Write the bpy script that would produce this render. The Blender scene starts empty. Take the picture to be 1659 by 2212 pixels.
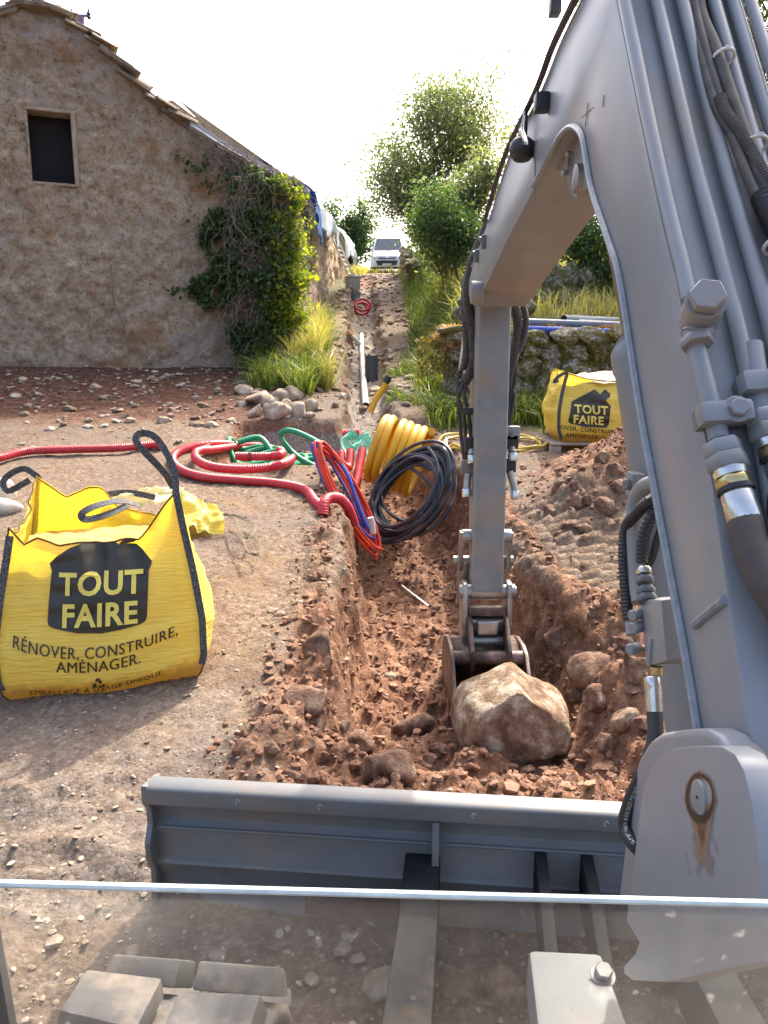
import bpy, bmesh, math, random
import numpy as np
from mathutils import Vector, Matrix
R = math.radians
sc = bpy.context.scene
COL = sc.collection
# ---------------------------------------------------------------- camera
EYE = np.array([0.0, 0.0, 2.10]); PITCH = R(10.8); FPX = 1671.0; CX, CY = 829.5, 1106.0
cd = bpy.data.cameras.new('camera'); cam = bpy.data.objects.new('camera', cd); COL.objects.link(cam)
cam.location = EYE; cam.rotation_euler = (R(90) - PITCH, 0, 0)
cd.sensor_fit = 'VERTICAL'; cd.sensor_height = 36.0; cd.lens = 36.0 * FPX / 2212.0
cd.clip_start = 0.05; cd.clip_end = 2000
sc.camera = cam
# ---------------------------------------------------------------- sky, sun, exposure
SUN_EL, SUN_AZ = R(47), R(24)           # azimuth measured from +Y towards +X
w = bpy.data.worlds.new('World'); sc.world = w; w.use_nodes = True
nt = w.node_tree; bg = nt.nodes['Background']
sky = nt.nodes.new('ShaderNodeTexSky'); sky.sky_type = 'NISHITA'; sky.sun_disc = False
sky.sun_elevation = SUN_EL; sky.sun_rotation = SUN_AZ; sky.air_density = 0.8; sky.dust_density = 6.5; sky.ozone_density = 0.4
nt.links.new(sky.outputs[0], bg.inputs[0]); bg.inputs[1].default_value = 0.15
sl = bpy.data.lights.new('sun', 'SUN'); sun = bpy.data.objects.new('sun', sl); COL.objects.link(sun)
sl.energy = 2.0; sl.angle = R(0.6); sl.color = (1.0, 0.93, 0.83)
sun.rotation_euler = (-(R(90) - SUN_EL), 0, -SUN_AZ)   # light travels from (sin az, cos az) side
sdir = Vector((math.sin(SUN_AZ)*math.cos(SUN_EL), math.cos(SUN_AZ)*math.cos(SUN_EL), math.sin(SUN_EL)))
sun.rotation_euler = sdir.to_track_quat('Z', 'Y').to_euler(); sun.location = (5, 5, 20)
sc.view_settings.view_transform = 'Standard'; sc.view_settings.look = 'None'
sc.view_settings.exposure = 1.95; sc.view_settings.gamma = 1.0
sc.render.engine = 'CYCLES'
# ---------------------------------------------------------------- pixel helpers (photo pixel -> direction)
sp_, cp_ = math.sin(PITCH), math.cos(PITCH)
def ray(u, v):
    a = (u - CX) / FPX; b = (CY - v) / FPX
    return np.array([a, cp_ + b*sp_, -sp_ + b*cp_])
def PY(u, v, Y):
    d = ray(u, v); return EYE + d * (Y / d[1])
def PX(u, v, X):
    d = ray(u, v); return EYE + d * (X / d[0])
def PT(u, v, t): return EYE + ray(u, v) * t
# ---------------------------------------------------------------- noise (numpy)
def _h(i, j, k, s):
    n = (i.astype(np.int64)*374761393 + j.astype(np.int64)*668265263 + k.astype(np.int64)*2147483647 + s*1274126177) & 0xffffffff
    n = ((n ^ (n >> 13)) * 1274126177) & 0xffffffff
    n = ((n ^ (n >> 16)) * 2246822519) & 0xffffffff
    return ((n ^ (n >> 15)) & 0xffff) / 65535.0
def vn(x, y, z, s=0):
    x = np.asarray(x, float); y = np.asarray(y, float) + 0*x; z = np.asarray(z, float) + 0*x
    i, j, k = np.floor(x), np.floor(y), np.floor(z)
    f, g, h = x-i, y-j, z-k
    f = f*f*(3-2*f); g = g*g*(3-2*g); h = h*h*(3-2*h)
    r = 0
    for a in (0, 1):
        for b in (0, 1):
            for c in (0, 1):
                r = r + _h(i+a, j+b, k+c, s) * (f if a else 1-f) * (g if b else 1-g) * (h if c else 1-h)
    return r*2 - 1
def fbm(x, y, z=0.0, sc_=1.0, o=4, s=0, gain=0.5):
    r = 0; a = 1.0; f = sc_
    for q in range(o):
        r = r + a*vn(np.asarray(x)*f+q*17.3, np.asarray(y)*f-q*9.1, np.asarray(z)*f+q*3.7, s+q); a *= gain; f *= 2.03
    return r
def cells(x, y, sc_, s=0):
    """worley F1 distance and cell value, 2-D"""
    x = np.asarray(x)*sc_; y = np.asarray(y)*sc_; i = np.floor(x); j = np.floor(y)
    best = np.full(x.shape, 9.0); val = np.zeros(x.shape); z = np.zeros(x.shape)
    for a in (-1, 0, 1):
        for b in (-1, 0, 1):
            px = i+a+_h(i+a, j+b, z, s); py = j+b+_h(i+a, j+b, z, s+7)
            d = (px-x)**2+(py-y)**2; m = d < best
            best = np.where(m, d, best); val = np.where(m, _h(i+a, j+b, z, s+13), val)
    return np.sqrt(best), val
def sstep(a, b, x): 
    t = np.clip((np.asarray(x, float)-a)/(b-a), 0, 1); return t*t*(3-2*t)
# ---------------------------------------------------------------- terrain
TY  = [2.3, 2.8, 3.4, 4.0, 5.0, 6.0, 7.4, 8.6, 9.5, 12., 20., 31., 36., 60.]
TXC = [.40, .42, .45, .46, .34, .27, .20, .00, -.18, -.26, -.50, -.85, -.75, -.75]
THW = [.85, .90, .86, .80, .66, .60, .60, .48, .36, .36, .42, .42, .30, .3]
TD  = [0.0, .10, .38, .56, .70, .80, .72, .56, .42, .34, .30, .22, 0.0, 0.0]
def grade(y):
    y = np.asarray(y, float)
    return np.interp(y, [-20, 0, 10, 14, 20, 28, 36, 45, 52, 70, 130], [-1.5, 0, 1.5, 2.14, 3.3, 4.85, 6.05, 7.1, 7.35, 6.6, 1.0])
def terr_x(y): return .80 + .006*(np.asarray(y, float)-10)
def hbase(x, y):
    """ground level without small relief"""
    x = np.asarray(x, float); y = np.asarray(y, float)
    z = grade(y)
    # terrace behind the mossy retaining wall on the right
    side = sstep(terr_x(y)-.05, terr_x(y)+.75, x) * sstep(10.35, 10.75, y)
    z = z + side*(1.02 - .35*sstep(14, 40, y)) + side*sstep(1.5, 7, x)*sstep(12, 17, y)*.7
    # wide pit on the left of the trench where the green coils lie
    pit = sstep(-1.85, -1.65, x)*(1-sstep(-.2, .2, x))*sstep(7.5, 8.0, y)*(1-sstep(9.35, 9.6, y))
    xc = np.interp(y, TY, TXC); hw = np.interp(y, TY, THW); D = np.interp(y, TY, TD)
    wob = .07*vn(y*1.7, 0*y, x*0+3.1, 5) + .035*vn(y*6, 0*y, 0*y, 6)
    e = np.abs(x - xc) - hw + wob
    wall = np.where(x > xc, .30, .20) * (1+.5*sstep(4.4, 3.2, y))
    prof = 1 - sstep(-.75, .25, e/wall)
    dep = np.maximum(D*prof, .34*pit)
    # near right bank sags towards the rubble
    dep = dep + .16*sstep(1.0, 1.5, x)*(1-sstep(2.2, 3.0, x))*sstep(2.7, 3.3, y)*(1-sstep(3.9, 4.5, y))
    z = z - dep
    # spoil heap on the right, rubble ridge behind the blade
    z = z + .66*np.exp(-(((x-2.30)/.72)**2 + ((y-6.55)/.78)**2)) + .22*np.exp(-(((x-1.65)/.35)**2 + ((y-5.95)/.4)**2))
    z = z + .10*np.exp(-(((x-.4)/.8)**2 + ((y-3.05)/.25)**2)) + .12*np.exp(-(((x+.25)/.25)**2 + ((y-3.25)/.22)**2))
    z = z + .16*np.exp(-(((x-1.45)/.3)**2 + ((y-3.55)/.4)**2))
    # berm left of the trench, higher up
    z = z + .22*np.exp(-((x+1.05)/.30)**2)*sstep(11, 13, y)*(1-sstep(24, 28, y))
    z = z + .10*np.exp(-(((x+1.3)/.5)**2 + ((y-10.6)/.45)**2))
    z = z + .075*np.clip(-x-2.2, 0, 7)*sstep(8.0, 11.0, y)*(1-sstep(16, 22, y))
    return z
def Hs(x, y): return float(hbase(np.array([x]), np.array([y]))[0])
def PG(u, v, off=0.0):
    """pixel -> point on the ground (marching the ray)"""
    d = ray(u, v); t = .5*1.012**np.arange(440)
    for _ in range(3):
        P = EYE[None, :] + t[:, None]*d; below = P[:, 2] < hbase(P[:, 0], P[:, 1]) + off
        k = int(np.argmax(below)) if below.any() else len(t)-1
        t = np.linspace(t[max(k-1, 0)], t[k], 24)
    return EYE + d*t[-1 if not below.any() else min(12, 23)]
# ---------------------------------------------------------------- mesh helpers
def finish(o, label=None, cat=None, group=None, kind=None, parent=None):
    if parent is not None: o.parent = parent
    if label: o['label'] = label
    if cat: o['category'] = cat
    if group: o['group'] = group
    if kind: o['kind'] = kind
    return o
def npmesh(name, V, F, mat=None, smooth=True, parent=None, **kw):
    V = np.asarray(V, dtype=np.float32); F = np.asarray(F, dtype=np.int32)
    me = bpy.data.meshes.new(name); n = len(F); k = F.shape[1]
    me.vertices.add(len(V)); me.vertices.foreach_set('co', V.ravel())
    me.loops.add(n*k); me.loops.foreach_set('vertex_index', F.ravel())
    me.polygons.add(n); me.polygons.foreach_set('loop_start', np.arange(0, n*k, k, dtype=np.int32))
    try: me.polygons.foreach_set('loop_total', np.full(n, k, dtype=np.int32))
    except Exception: pass
    me.update(calc_edges=True)
    me.polygons.foreach_set('use_smooth', np.full(n, bool(smooth)))
    o = bpy.data.objects.new(name, me); COL.objects.link(o)
    if mat: me.materials.append(mat)
    return finish(o, parent=parent, **kw)
def pvn(x, y, s=0):
    """plain-python 2-D value noise for single points"""
    i, j = math.floor(x), math.floor(y); f, g = x-i, y-j; f = f*f*(3-2*f); g = g*g*(3-2*g)
    def h(a, b):
        n = (a*374761393+b*668265263+s*1274126177) & 0xffffffff; n = ((n ^ (n >> 13))*1274126177) & 0xffffffff; n = ((n ^ (n >> 16))*2246822519) & 0xffffffff
        return ((n ^ (n >> 15)) & 0xffff)/65535.
    return ((h(i, j)*(1-f)+h(i+1, j)*f)*(1-g)+(h(i, j+1)*(1-f)+h(i+1, j+1)*f)*g)*2-1
class MB:
    def __init__(s): s.v = []; s.f = []
    def add(s, v, f):
        b = len(s.v); s.v += [tuple(map(float, p)) for p in v]; s.f += [tuple(i+b for i in q) for q in f]; return s
    def box(s, c, d, M=None):
        x, y, z = d[0]/2, d[1]/2, d[2]/2
        P = [Vector((a*x, b*y, e*z)) for e in (-1, 1) for b in (-1, 1) for a in (-1, 1)]
        if M is not None: P = [M @ p for p in P]
        c = Vector([float(q) for q in c])
        return s.add([p+c for p in P], [(0, 2, 3, 1), (4, 5, 7, 6), (0, 1, 5, 4), (2, 6, 7, 3), (0, 4, 6, 2), (1, 3, 7, 5)])
    def prism(s, poly, d):
        """poly: list of 3-D points (ring), d: extrusion vector"""
        n = len(poly); P = [Vector([float(q) for q in p]) for p in poly]; d = Vector(d)
        f = [tuple(range(n))[::-1], tuple(range(n, 2*n))]
        f += [(i, (i+1) % n, (i+1) % n+n, i+n) for i in range(n)]
        return s.add(P+[p+d for p in P], f)
    def tube(s, pts, r, n=8, closed=False, caps=True):
        P = [Vector([float(q) for q in p]) for p in pts]; m = len(P)
        rr = r if hasattr(r, '__len__') else [r]*m
        ts = []
        for i in range(m):
            a = P[(i-1) % m] if (closed or i > 0) else P[i]; b = P[(i+1) % m] if (closed or i < m-1) else P[i]
            t = (b-a); ts.append(t.normalized() if t.length > 1e-9 else Vector((0, 0, 1)))
        up = Vector((0, 0, 1)) if abs(ts[0].z) < .9 else Vector((1, 0, 0))
        nn = (up - ts[0]*up.dot(ts[0])).normalized(); v = []; f = []
        for i in range(m):
            nn = (nn - ts[i]*nn.dot(ts[i]))
            nn = nn.normalized() if nn.length > 1e-6 else ts[i].orthogonal().normalized()
            bb = ts[i].cross(nn)
            for k in range(n):
                a = 2*math.pi*k/n; v.append(P[i] + (nn*math.cos(a)+bb*math.sin(a))*rr[i])
        for i in range(m if closed else m-1):
            j = (i+1) % m
            for k in range(n): f.append((i*n+k, i*n+(k+1) % n, j*n+(k+1) % n, j*n+k))
        if caps and not closed:
            f.append(tuple(range(n))[::-1]); f.append(tuple((m-1)*n+k for k in range(n)))
        return s.add(v, f)
    def cyl(s, a, b, r, n=16, r2=None): return s.tube([a, b], [r, r if r2 is None else r2], n)
    def build(s, name, mat, parent=None, smooth=True, bevel=0, seg=2, ang=35, **kw):
        me = bpy.data.meshes.new(name); me.from_pydata(s.v, [], s.f); me.update()
        bm = bmesh.new(); bm.from_mesh(me)
        bmesh.ops.recalc_face_normals(bm, faces=bm.faces)
        if bevel:
            ed = [e for e in bm.edges if len(e.link_faces) == 2 and e.calc_face_angle(0) > R(ang)]
            bmesh.ops.bevel(bm, geom=ed, offset=bevel, segments=seg, profile=.6, affect='EDGES', clamp_overlap=True)
        for e in bm.edges: e.smooth = not (len(e.link_faces) == 2 and e.calc_face_angle(0) > R(38))
        for fc in bm.faces: fc.smooth = smooth
        bm.to_mesh(me); bm.free()
        o = bpy.data.objects.new(name, me); COL.objects.link(o); me.materials.append(mat)
        return finish(o, parent=parent, **kw)
def empty(name, loc=(0, 0, 0), **kw):
    o = bpy.data.objects.new(name, None); COL.objects.link(o); o.location = [float(q) for q in loc]; o.empty_display_size = .2
    return finish(o, **kw)
def spline(pts, n=8, closed=False):
    """Catmull-Rom through points"""
    P = [np.array(p, float) for p in pts]; m = len(P); out = []
    rng = range(m) if closed else range(m-1)
    for i in rng:
        if closed: a, b, c, d = P[(i-1) % m], P[i], P[(i+1) % m], P[(i+2) % m]
        else: a, b, c, d = P[max(i-1, 0)], P[i], P[i+1], P[min(i+2, m-1)]
        for k in range(n):
            t = k/n
            out.append(.5*((2*b)+(-a+c)*t+(2*a-5*b+4*c-d)*t*t+(-a+3*b-3*c+d)*t**3))
    if not closed: out.append(P[-1])
    return out
def resample(pts, step):
    P = np.array(pts, float); L = np.r_[0, np.cumsum(np.linalg.norm(np.diff(P, axis=0), axis=1))]
    n = max(2, int(L[-1]/step)+1); s = np.linspace(0, L[-1], n)
    return np.stack([np.interp(s, L, P[:, i]) for i in range(3)], 1)
def ribbed(mb, pts, r, pitch, depth=.12, n=10):
    """corrugated tube: alternating radii"""
    P = resample(pts, pitch/2); rr = [r*(1-depth*(i % 2)) for i in range(len(P))]
    mb.tube(P, rr, n); return mb
# ---------------------------------------------------------------- materials
def mat(name, stops, scale=4.0, detail=6.0, rough=.8, bump=0.0, bscale=None, bdist=.02, metal=0.0, coat=0.0, spec=.5,
        island=0.0, coord='Object', rvar=0.0, stretch=None, distort=0.0, stain=None, speck=None):
    m = bpy.data.materials.new(name); m.use_nodes = True; N = m.node_tree.nodes; L = m.node_tree.links
    b = N['Principled BSDF']; tc = N.new('ShaderNodeTexCoord'); vec = tc.outputs[coord]
    if stretch:
        mp = N.new('ShaderNodeMapping'); mp.inputs['Scale'].default_value = stretch; L.new(vec, mp.inputs[0]); vec = mp.outputs[0]
    nz = N.new('ShaderNodeTexNoise'); nz.inputs['Scale'].default_value = scale; nz.inputs['Detail'].default_value = detail
    nz.inputs['Roughness'].default_value = .62; nz.inputs['Distortion'].default_value = distort
    L.new(vec, nz.inputs['Vector'])
    rp = N.new('ShaderNodeValToRGB'); e = rp.color_ramp.elements
    while len(e) < len(stops): e.new(.5)
    for q, (p, c) in zip(e, stops): q.position = p; q.color = (*c, 1)
    fac = nz.outputs['Fac']
    if island:
        ge = N.new('ShaderNodeNewGeometry'); mx = N.new('ShaderNodeMix'); mx.data_type = 'FLOAT'
        mx.inputs['Factor'].default_value = island; L.new(fac, mx.inputs['A']); L.new(ge.outputs['Random Per Island'], mx.inputs['B'])
        fac = mx.outputs['Result']
    L.new(fac, rp.inputs['Fac']); colr = rp.outputs['Color']
    for stain in [q for q in (stain, speck) if q]:   # (colour, scale, lo, hi)
        n2 = N.new('ShaderNodeTexNoise'); n2.inputs['Scale'].default_value = stain[1]; n2.inputs['Detail'].default_value = 7
        n2.inputs['Roughness'].default_value = .65
        L.new(tc.outputs[coord], n2.inputs['Vector']); mr = N.new('ShaderNodeMapRange'); mr.inputs['From Min'].default_value = stain[2]; mr.inputs['From Max'].default_value = stain[3]
        L.new(n2.outputs['Fac'], mr.inputs['Value']); mc = N.new('ShaderNodeMix'); mc.data_type = 'RGBA'
        L.new(mr.outputs['Result'], mc.inputs['Factor']); L.new(colr, mc.inputs['A']); mc.inputs['B'].default_value = (*stain[0], 1); colr = mc.outputs['Result']
    L.new(colr, b.inputs['Base Color'])
    b.inputs['Roughness'].default_value = rough; b.inputs['Metallic'].default_value = metal
    b.inputs['Specular IOR Level'].default_value = spec
    if coat: b.inputs['Coat Weight'].default_value = coat; b.inputs['Coat Roughness'].default_value = .25
    if rvar:
        mr = N.new('ShaderNodeMapRange'); mr.inputs['To Min'].default_value = rough-rvar; mr.inputs['To Max'].default_value = min(1, rough+rvar)
        n3 = N.new('ShaderNodeTexNoise'); n3.inputs['Scale'].default_value = scale*2.3; n3.inputs['Detail'].default_value = 5; L.new(tc.outputs[coord], n3.inputs['Vector'])
        L.new(n3.outputs['Fac'], mr.inputs['Value']); L.new(mr.outputs['Result'], b.inputs['Roughness'])
    if bump:
        bn = N.new('ShaderNodeTexNoise'); bn.inputs['Scale'].default_value = bscale or scale*6; bn.inputs['Detail'].default_value = 8
        bn.inputs['Roughness'].default_value = .7; L.new(tc.outputs[coord], bn.inputs['Vector'])
        bu = N.new('ShaderNodeBump'); bu.inputs['Strength'].default_value = bump; bu.inputs['Distance'].default_value = bdist
        L.new(bn.outputs['Fac'], bu.inputs['Height']); L.new(bu.outputs['Normal'], b.inputs['Normal'])
    return m
def flat(name, c, rough=.6, metal=0, **k):
    d = [tuple(x*.82 for x in c), tuple(min(1, x*1.12) for x in c)]
    return mat(name, [(.4, d[0]), (.6, d[1])], rough=rough, metal=metal, **k)
def leafmat(name, stops, trans=.45):
    m = bpy.data.materials.new(name); m.use_nodes = True; N = m.node_tree.nodes; L = m.node_tree.links
    N.remove(N['Principled BSDF']); out = N['Material Output']
    ge = N.new('ShaderNodeNewGeometry'); rp = N.new('ShaderNodeValToRGB'); e = rp.color_ramp.elements
    while len(e) < len(stops): e.new(.5)
    for q, (p, c) in zip(e, stops): q.position = p; q.color = (*c, 1)
    L.new(ge.outputs['Random Per Island'], rp.inputs['Fac'])
    b = N.new('ShaderNodeBsdfPrincipled'); b.inputs['Roughness'].default_value = .45; b.inputs['Specular IOR Level'].default_value = .35
    L.new(rp.outputs['Color'], b.inputs['Base Color'])
    t = N.new('ShaderNodeBsdfTranslucent'); g = N.new('ShaderNodeMix'); g.data_type = 'RGBA'; g.blend_type = 'MULTIPLY'
    g.inputs['Factor'].default_value = 1; g.inputs['B'].default_value = (1.5, 1.6, .55, 1); L.new(rp.outputs['Color'], g.inputs['A']); L.new(g.outputs['Result'], t.inputs['Color'])
    mx = N.new('ShaderNodeMixShader'); mx.inputs[0].default_value = trans; L.new(b.outputs[0], mx.inputs[1]); L.new(t.outputs[0], mx.inputs[2])
    L.new(mx.outputs[0], out.inputs['Surface']); return m
M = {}
# machine
M['paint']  = mat('grey_machine_paint', [(.4, (.205, .215, .228)), (.6, (.235, .246, .258))], scale=2.5, rough=.42, rvar=.08, coat=.10, bump=.03, bscale=60, bdist=.004,
                  stain=((.27, .22, .175), 1.7, .52, .72), speck=((.34, .31, .27), 75, .66, .74))
M['paint_dusty'] = mat('dusty_machine_paint', [(.4, (.165, .185, .19)), (.6, (.215, .222, .215))], scale=5, rough=.5, rvar=.12, bump=.05, bscale=70, bdist=.004,
                  stain=((.30, .21, .14), 2.6, .50, .70), speck=((.40, .33, .25), 60, .64, .72))
M['paint_dark'] = mat('dark_machine_paint', [(.4, (.118, .127, .128)), (.6, (.15, .156, .155))], scale=3, rough=.48, rvar=.1, coat=.15, stain=((.19, .145, .105), 2.2, .50, .68), speck=((.33, .27, .21), 70, .64, .72))
M['paint_matte'] = mat('dusty_dark_frame_paint', [(.4, (.018, .020, .022)), (.6, (.032, .032, .031))], scale=4, rough=.95, spec=0.0, stain=((.06, .045, .033), 3, .52, .7))
M['bead']   = mat('weld_bead_paint', [(.3, (.17, .19, .21)), (.7, (.27, .29, .31))], scale=60, rough=.3, bump=.4, bscale=90, bdist=.004)
M['steel']  = mat('worn_steel', [(.3, (.22, .21, .20)), (.7, (.42, .40, .37))], scale=14, rough=.38, metal=.75, rvar=.14, bump=.12, bscale=60, bdist=.004, stain=((.16, .085, .045), 6, .55, .72))
M['zinc']   = mat('zinc_fitting', [(.3, (.50, .49, .46)), (.7, (.72, .71, .68))], scale=30, rough=.28, metal=.9, rvar=.1)
M['brass']  = mat('yellow_zinc', [(.3, (.45, .36, .16)), (.7, (.62, .50, .24))], scale=30, rough=.3, metal=.9)
M['rusty']  = mat('rusty_bucket_steel', [(.4, (.045, .03, .024)), (.5, (.095, .06, .046)), (.62, (.21, .14, .11))], scale=9, rough=.5, metal=.35, rvar=.15, bump=.25, bscale=40, bdist=.006)
M['chrome'] = flat('chromed_rod', (.75, .75, .76), rough=.12, metal=1)
M['rubber'] = mat('black_rubber', [(.3, (.018, .018, .019)), (.7, (.04, .038, .036))], scale=12, rough=.6, rvar=.1, stain=((.12, .09, .065), 5, .55, .8))
M['hose_dusty'] = mat('dusty_hose', [(.3, (.035, .032, .03)), (.7, (.10, .085, .072))], scale=25, rough=.7)
M['hose_wrap'] = mat('hose_sleeve', [(.3, (.055, .042, .038)), (.7, (.085, .068, .06))], scale=40, rough=.75, bump=.25, bscale=160, bdist=.003)
M['plastic_black'] = flat('black_plastic', (.022, .022, .024), rough=.42)
M['tie'] = flat('white_nylon', (.7, .69, .64), rough=.5)
M['white_print'] = flat('white_print', (.62, .62, .60), rough=.7)
M['track'] = mat('rubber_track_tread', [(.4, (.035, .034, .034)), (.6, (.07, .066, .062))], scale=8, rough=.75, bump=.15, bscale=40, bdist=.006, stain=((.20, .155, .115), 5, .48, .66))
# ground & stone
M['rock_red'] = mat('soil_stained_limestone', [(.38, (.145, .08, .047)), (.47, (.26, .165, .095)), (.54, (.37, .275, .175)), (.60, (.56, .465, .335))], scale=9, rough=.92, bump=1.0, bscale=22, bdist=.035,
                    stain=((.20, .095, .055), 4.0, .52, .64))
M['rock_brown'] = mat('brown_soil_covered_rock', [(.38, (.125, .06, .036)), (.5, (.225, .122, .075)), (.62, (.36, .245, .162))], scale=11, rough=.95, bump=1.0, bscale=34, bdist=.04, coord='Object')
M['rock_pale'] = mat('pale_field_stone', [(.38, (.20, .13, .085)), (.5, (.33, .245, .17)), (.62, (.48, .40, .31))], scale=4, rough=.9, bump=.6, bscale=18, bdist=.03)
M['wallstone'] = mat('lichen_wall_stone', [(.36, (.09, .075, .06)), (.46, (.21, .18, .14)), (.54, (.32, .28, .22)), (.64, (.55, .53, .48))], scale=7, rough=.92, bump=.7, bscale=20, bdist=.03,
                     stain=((.115, .10, .022), 2.4, .42, .54))
M['clods'] = mat('loose_soil', [(.2, (.14, .064, .037)), (.5, (.215, .11, .064)), (.85, (.31, .185, .115))], scale=9, rough=.96, island=.6, bump=.5, bscale=60, bdist=.01)
M['pebbles'] = mat('pale_pebbles', [(.1, (.18, .115, .072)), (.5, (.28, .205, .14)), (.9, (.44, .37, .28))], scale=9, rough=.9, island=.8)
M['slab'] = mat('stone_roof_slab', [(.3, (.15, .125, .10)), (.55, (.27, .225, .18)), (.8, (.40, .34, .27))], scale=5, rough=.92, bump=.6, bscale=22, bdist=.03, stain=((.24, .15, .07), 2, .5, .7))
M['concrete'] = flat('concrete', (.42, .37, .30), rough=.9, scale=12, bump=.3)
M['limewash'] = flat('pale_stone_block', (.55, .50, .42), rough=.9, scale=6, bump=.4)
M['roofsheet'] = mat('weathered_sheet', [(.3, (.30, .295, .28)), (.7, (.46, .45, .42))], scale=3, rough=.75)
M['gutter'] = flat('grey_gutter', (.42, .41, .40), rough=.5)
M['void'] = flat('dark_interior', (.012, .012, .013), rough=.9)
M['reveal'] = flat('window_reveal_stone', (.36, .285, .20), rough=.9, scale=8, bump=.3)
M['lilac'] = flat('lilac_bracket', (.20, .13, .22), rough=.55)
# plastics
def plastic(n, c, rough=.42): 
    return mat(n, [(.4, tuple(x*.75 for x in c)), (.6, tuple(x*.9 for x in c))], scale=3, rough=rough, rvar=.1, stain=((.36, .24, .15), 4.5, .60, .86))
M['red'] = plastic('red_conduit_plastic', (.60, .035, .045)); M['green'] = plastic('green_conduit_plastic', (.012, .30, .13))
M['yellow'] = plastic('yellow_gas_duct', (.80, .42, .015)); M['blackpe'] = mat('black_water_pipe', [(.35, (.018, .02, .024)), (.65, (.05, .05, .055))], scale=4, rough=.3, stain=((.30, .22, .16), 5, .58, .78))
M['blue'] = plastic('blue_plastic', (.02, .07, .42)); M['orange_red'] = plastic('red_pex', (.72, .06, .02)); M['greypvc'] = plastic('grey_pvc', (.21, .235, .25))
M['palepvc'] = plastic('pale_grey_pipe', (.62, .62, .60)); M['darkpvc'] = plastic('dark_grey_pvc', (.10, .105, .11)); M['paleyellow'] = plastic('pale_yellow_hose', (.66, .48, .07))
M['terracotta'] = flat('orange_pipe_cap', (.55, .20, .09)); M['ivory'] = flat('ivory_rod', (.66, .62, .50))
# cloth
def cloth(name, c, trans, tcol, rough=.55, weave=True):
    m = bpy.data.materials.new(name); m.use_nodes = True; N = m.node_tree.nodes; L = m.node_tree.links; b = N['Principled BSDF']; out = N['Material Output']
    tc = N.new('ShaderNodeTexCoord'); nz = N.new('ShaderNodeTexNoise'); nz.inputs['Scale'].default_value = 3.5; nz.inputs['Detail'].default_value = 8; nz.inputs['Roughness'].default_value = .65; L.new(tc.outputs['Object'], nz.inputs['Vector'])
    rp = N.new('ShaderNodeValToRGB'); rp.color_ramp.elements[0].position = .32; rp.color_ramp.elements[1].position = .62
    rp.color_ramp.elements[0].color = (*[x*.80 for x in c], 1); rp.color_ramp.elements[1].color = (*c, 1); L.new(nz.outputs['Fac'], rp.inputs[0]); col = rp.outputs[0]
    # mud splashed on the lowest part (attribute written per vertex)
    at = N.new('ShaderNodeAttribute'); at.attribute_name = 'mud'; n2 = N.new('ShaderNodeTexNoise'); n2.inputs['Scale'].default_value = 16; n2.inputs['Detail'].default_value = 8; L.new(tc.outputs['Object'], n2.inputs['Vector'])
    ad = N.new('ShaderNodeMath'); ad.operation = 'MULTIPLY_ADD'; ad.inputs[1].default_value = 1.5; L.new(at.outputs['Fac'], ad.inputs[0]); 
    sb = N.new('ShaderNodeMath'); sb.operation = 'SUBTRACT'; sb.inputs[1].default_value = .78; L.new(n2.outputs['Fac'], sb.inputs[0]); L.new(sb.outputs[0], ad.inputs[2])
    cl = N.new('ShaderNodeMath'); cl.operation = 'MULTIPLY'; cl.use_clamp = True; cl.inputs[1].default_value = 2.2; L.new(ad.outputs[0], cl.inputs[0])
    mx = N.new('ShaderNodeMix'); mx.data_type = 'RGBA'; L.new(cl.outputs[0], mx.inputs['Factor']); L.new(col, mx.inputs['A']); mx.inputs['B'].default_value = (.27, .165, .09, 1)
    L.new(mx.outputs['Result'], b.inputs['Base Color']); b.inputs['Roughness'].default_value = rough; b.inputs['Specular IOR Level'].default_value = .4
    if weave:
        wv = N.new('ShaderNodeTexNoise'); wv.inputs['Scale'].default_value = 1.0; mp = N.new('ShaderNodeMapping'); mp.inputs['Scale'].default_value = (9, 9, 70); L.new(tc.outputs['Object'], mp.inputs[0]); L.new(mp.outputs[0], wv.inputs['Vector'])
        bu = N.new('ShaderNodeBump'); bu.inputs['Strength'].default_value = .7; bu.inputs['Distance'].default_value = .016; L.new(wv.outputs['Fac'], bu.inputs['Height']); L.new(bu.outputs[0], b.inputs['Normal'])
    t = N.new('ShaderNodeBsdfTranslucent'); t.inputs['Color'].default_value = (*tcol, 1); ms = N.new('ShaderNodeMixShader'); ms.inputs[0].default_value = trans
    L.new(b.outputs[0], ms.inputs[1]); L.new(t.outputs[0], ms.inputs[2]); L.new(ms.outputs[0], out.inputs['Surface']); return m
M['bag'] = cloth('yellow_woven_bag', (.84, .70, .14), .34, (.95, .70, .03))
M['bag_pale'] = cloth('pale_liner', (.80, .74, .45), .4, (.9, .85, .5))
M['tarp_blue'] = cloth('blue_tarpaulin', (.05, .17, .46), .25, (.1, .3, .7), weave=False); M['tarp_white'] = cloth('white_tarpaulin', (.62, .70, .74), .4, (.75, .85, .9), weave=False)
M['tarp_dark'] = cloth('dark_sheet', (.10, .105, .12), .1, (.1, .1, .1), weave=False)
M['print'] = mat('black_print', [(.3, (.022, .018, .012)), (.7, (.045, .036, .022))], scale=9, rough=.42)
M['print_yellow'] = mat('yellow_print', [(.4, (.72, .58, .10)), (.6, (.82, .68, .13))], scale=6, rough=.5)
M['strap'] = mat('grey_webbing', [(.35, (.025, .025, .027)), (.5, (.06, .06, .062)), (.65, (.17, .17, .165))], scale=130, rough=.85, bump=.4, bscale=180, bdist=.003)
M['strap_brown'] = mat('brown_webbing', [(.35, (.05, .035, .02)), (.65, (.16, .115, .06))], scale=55, rough=.85)
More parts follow.
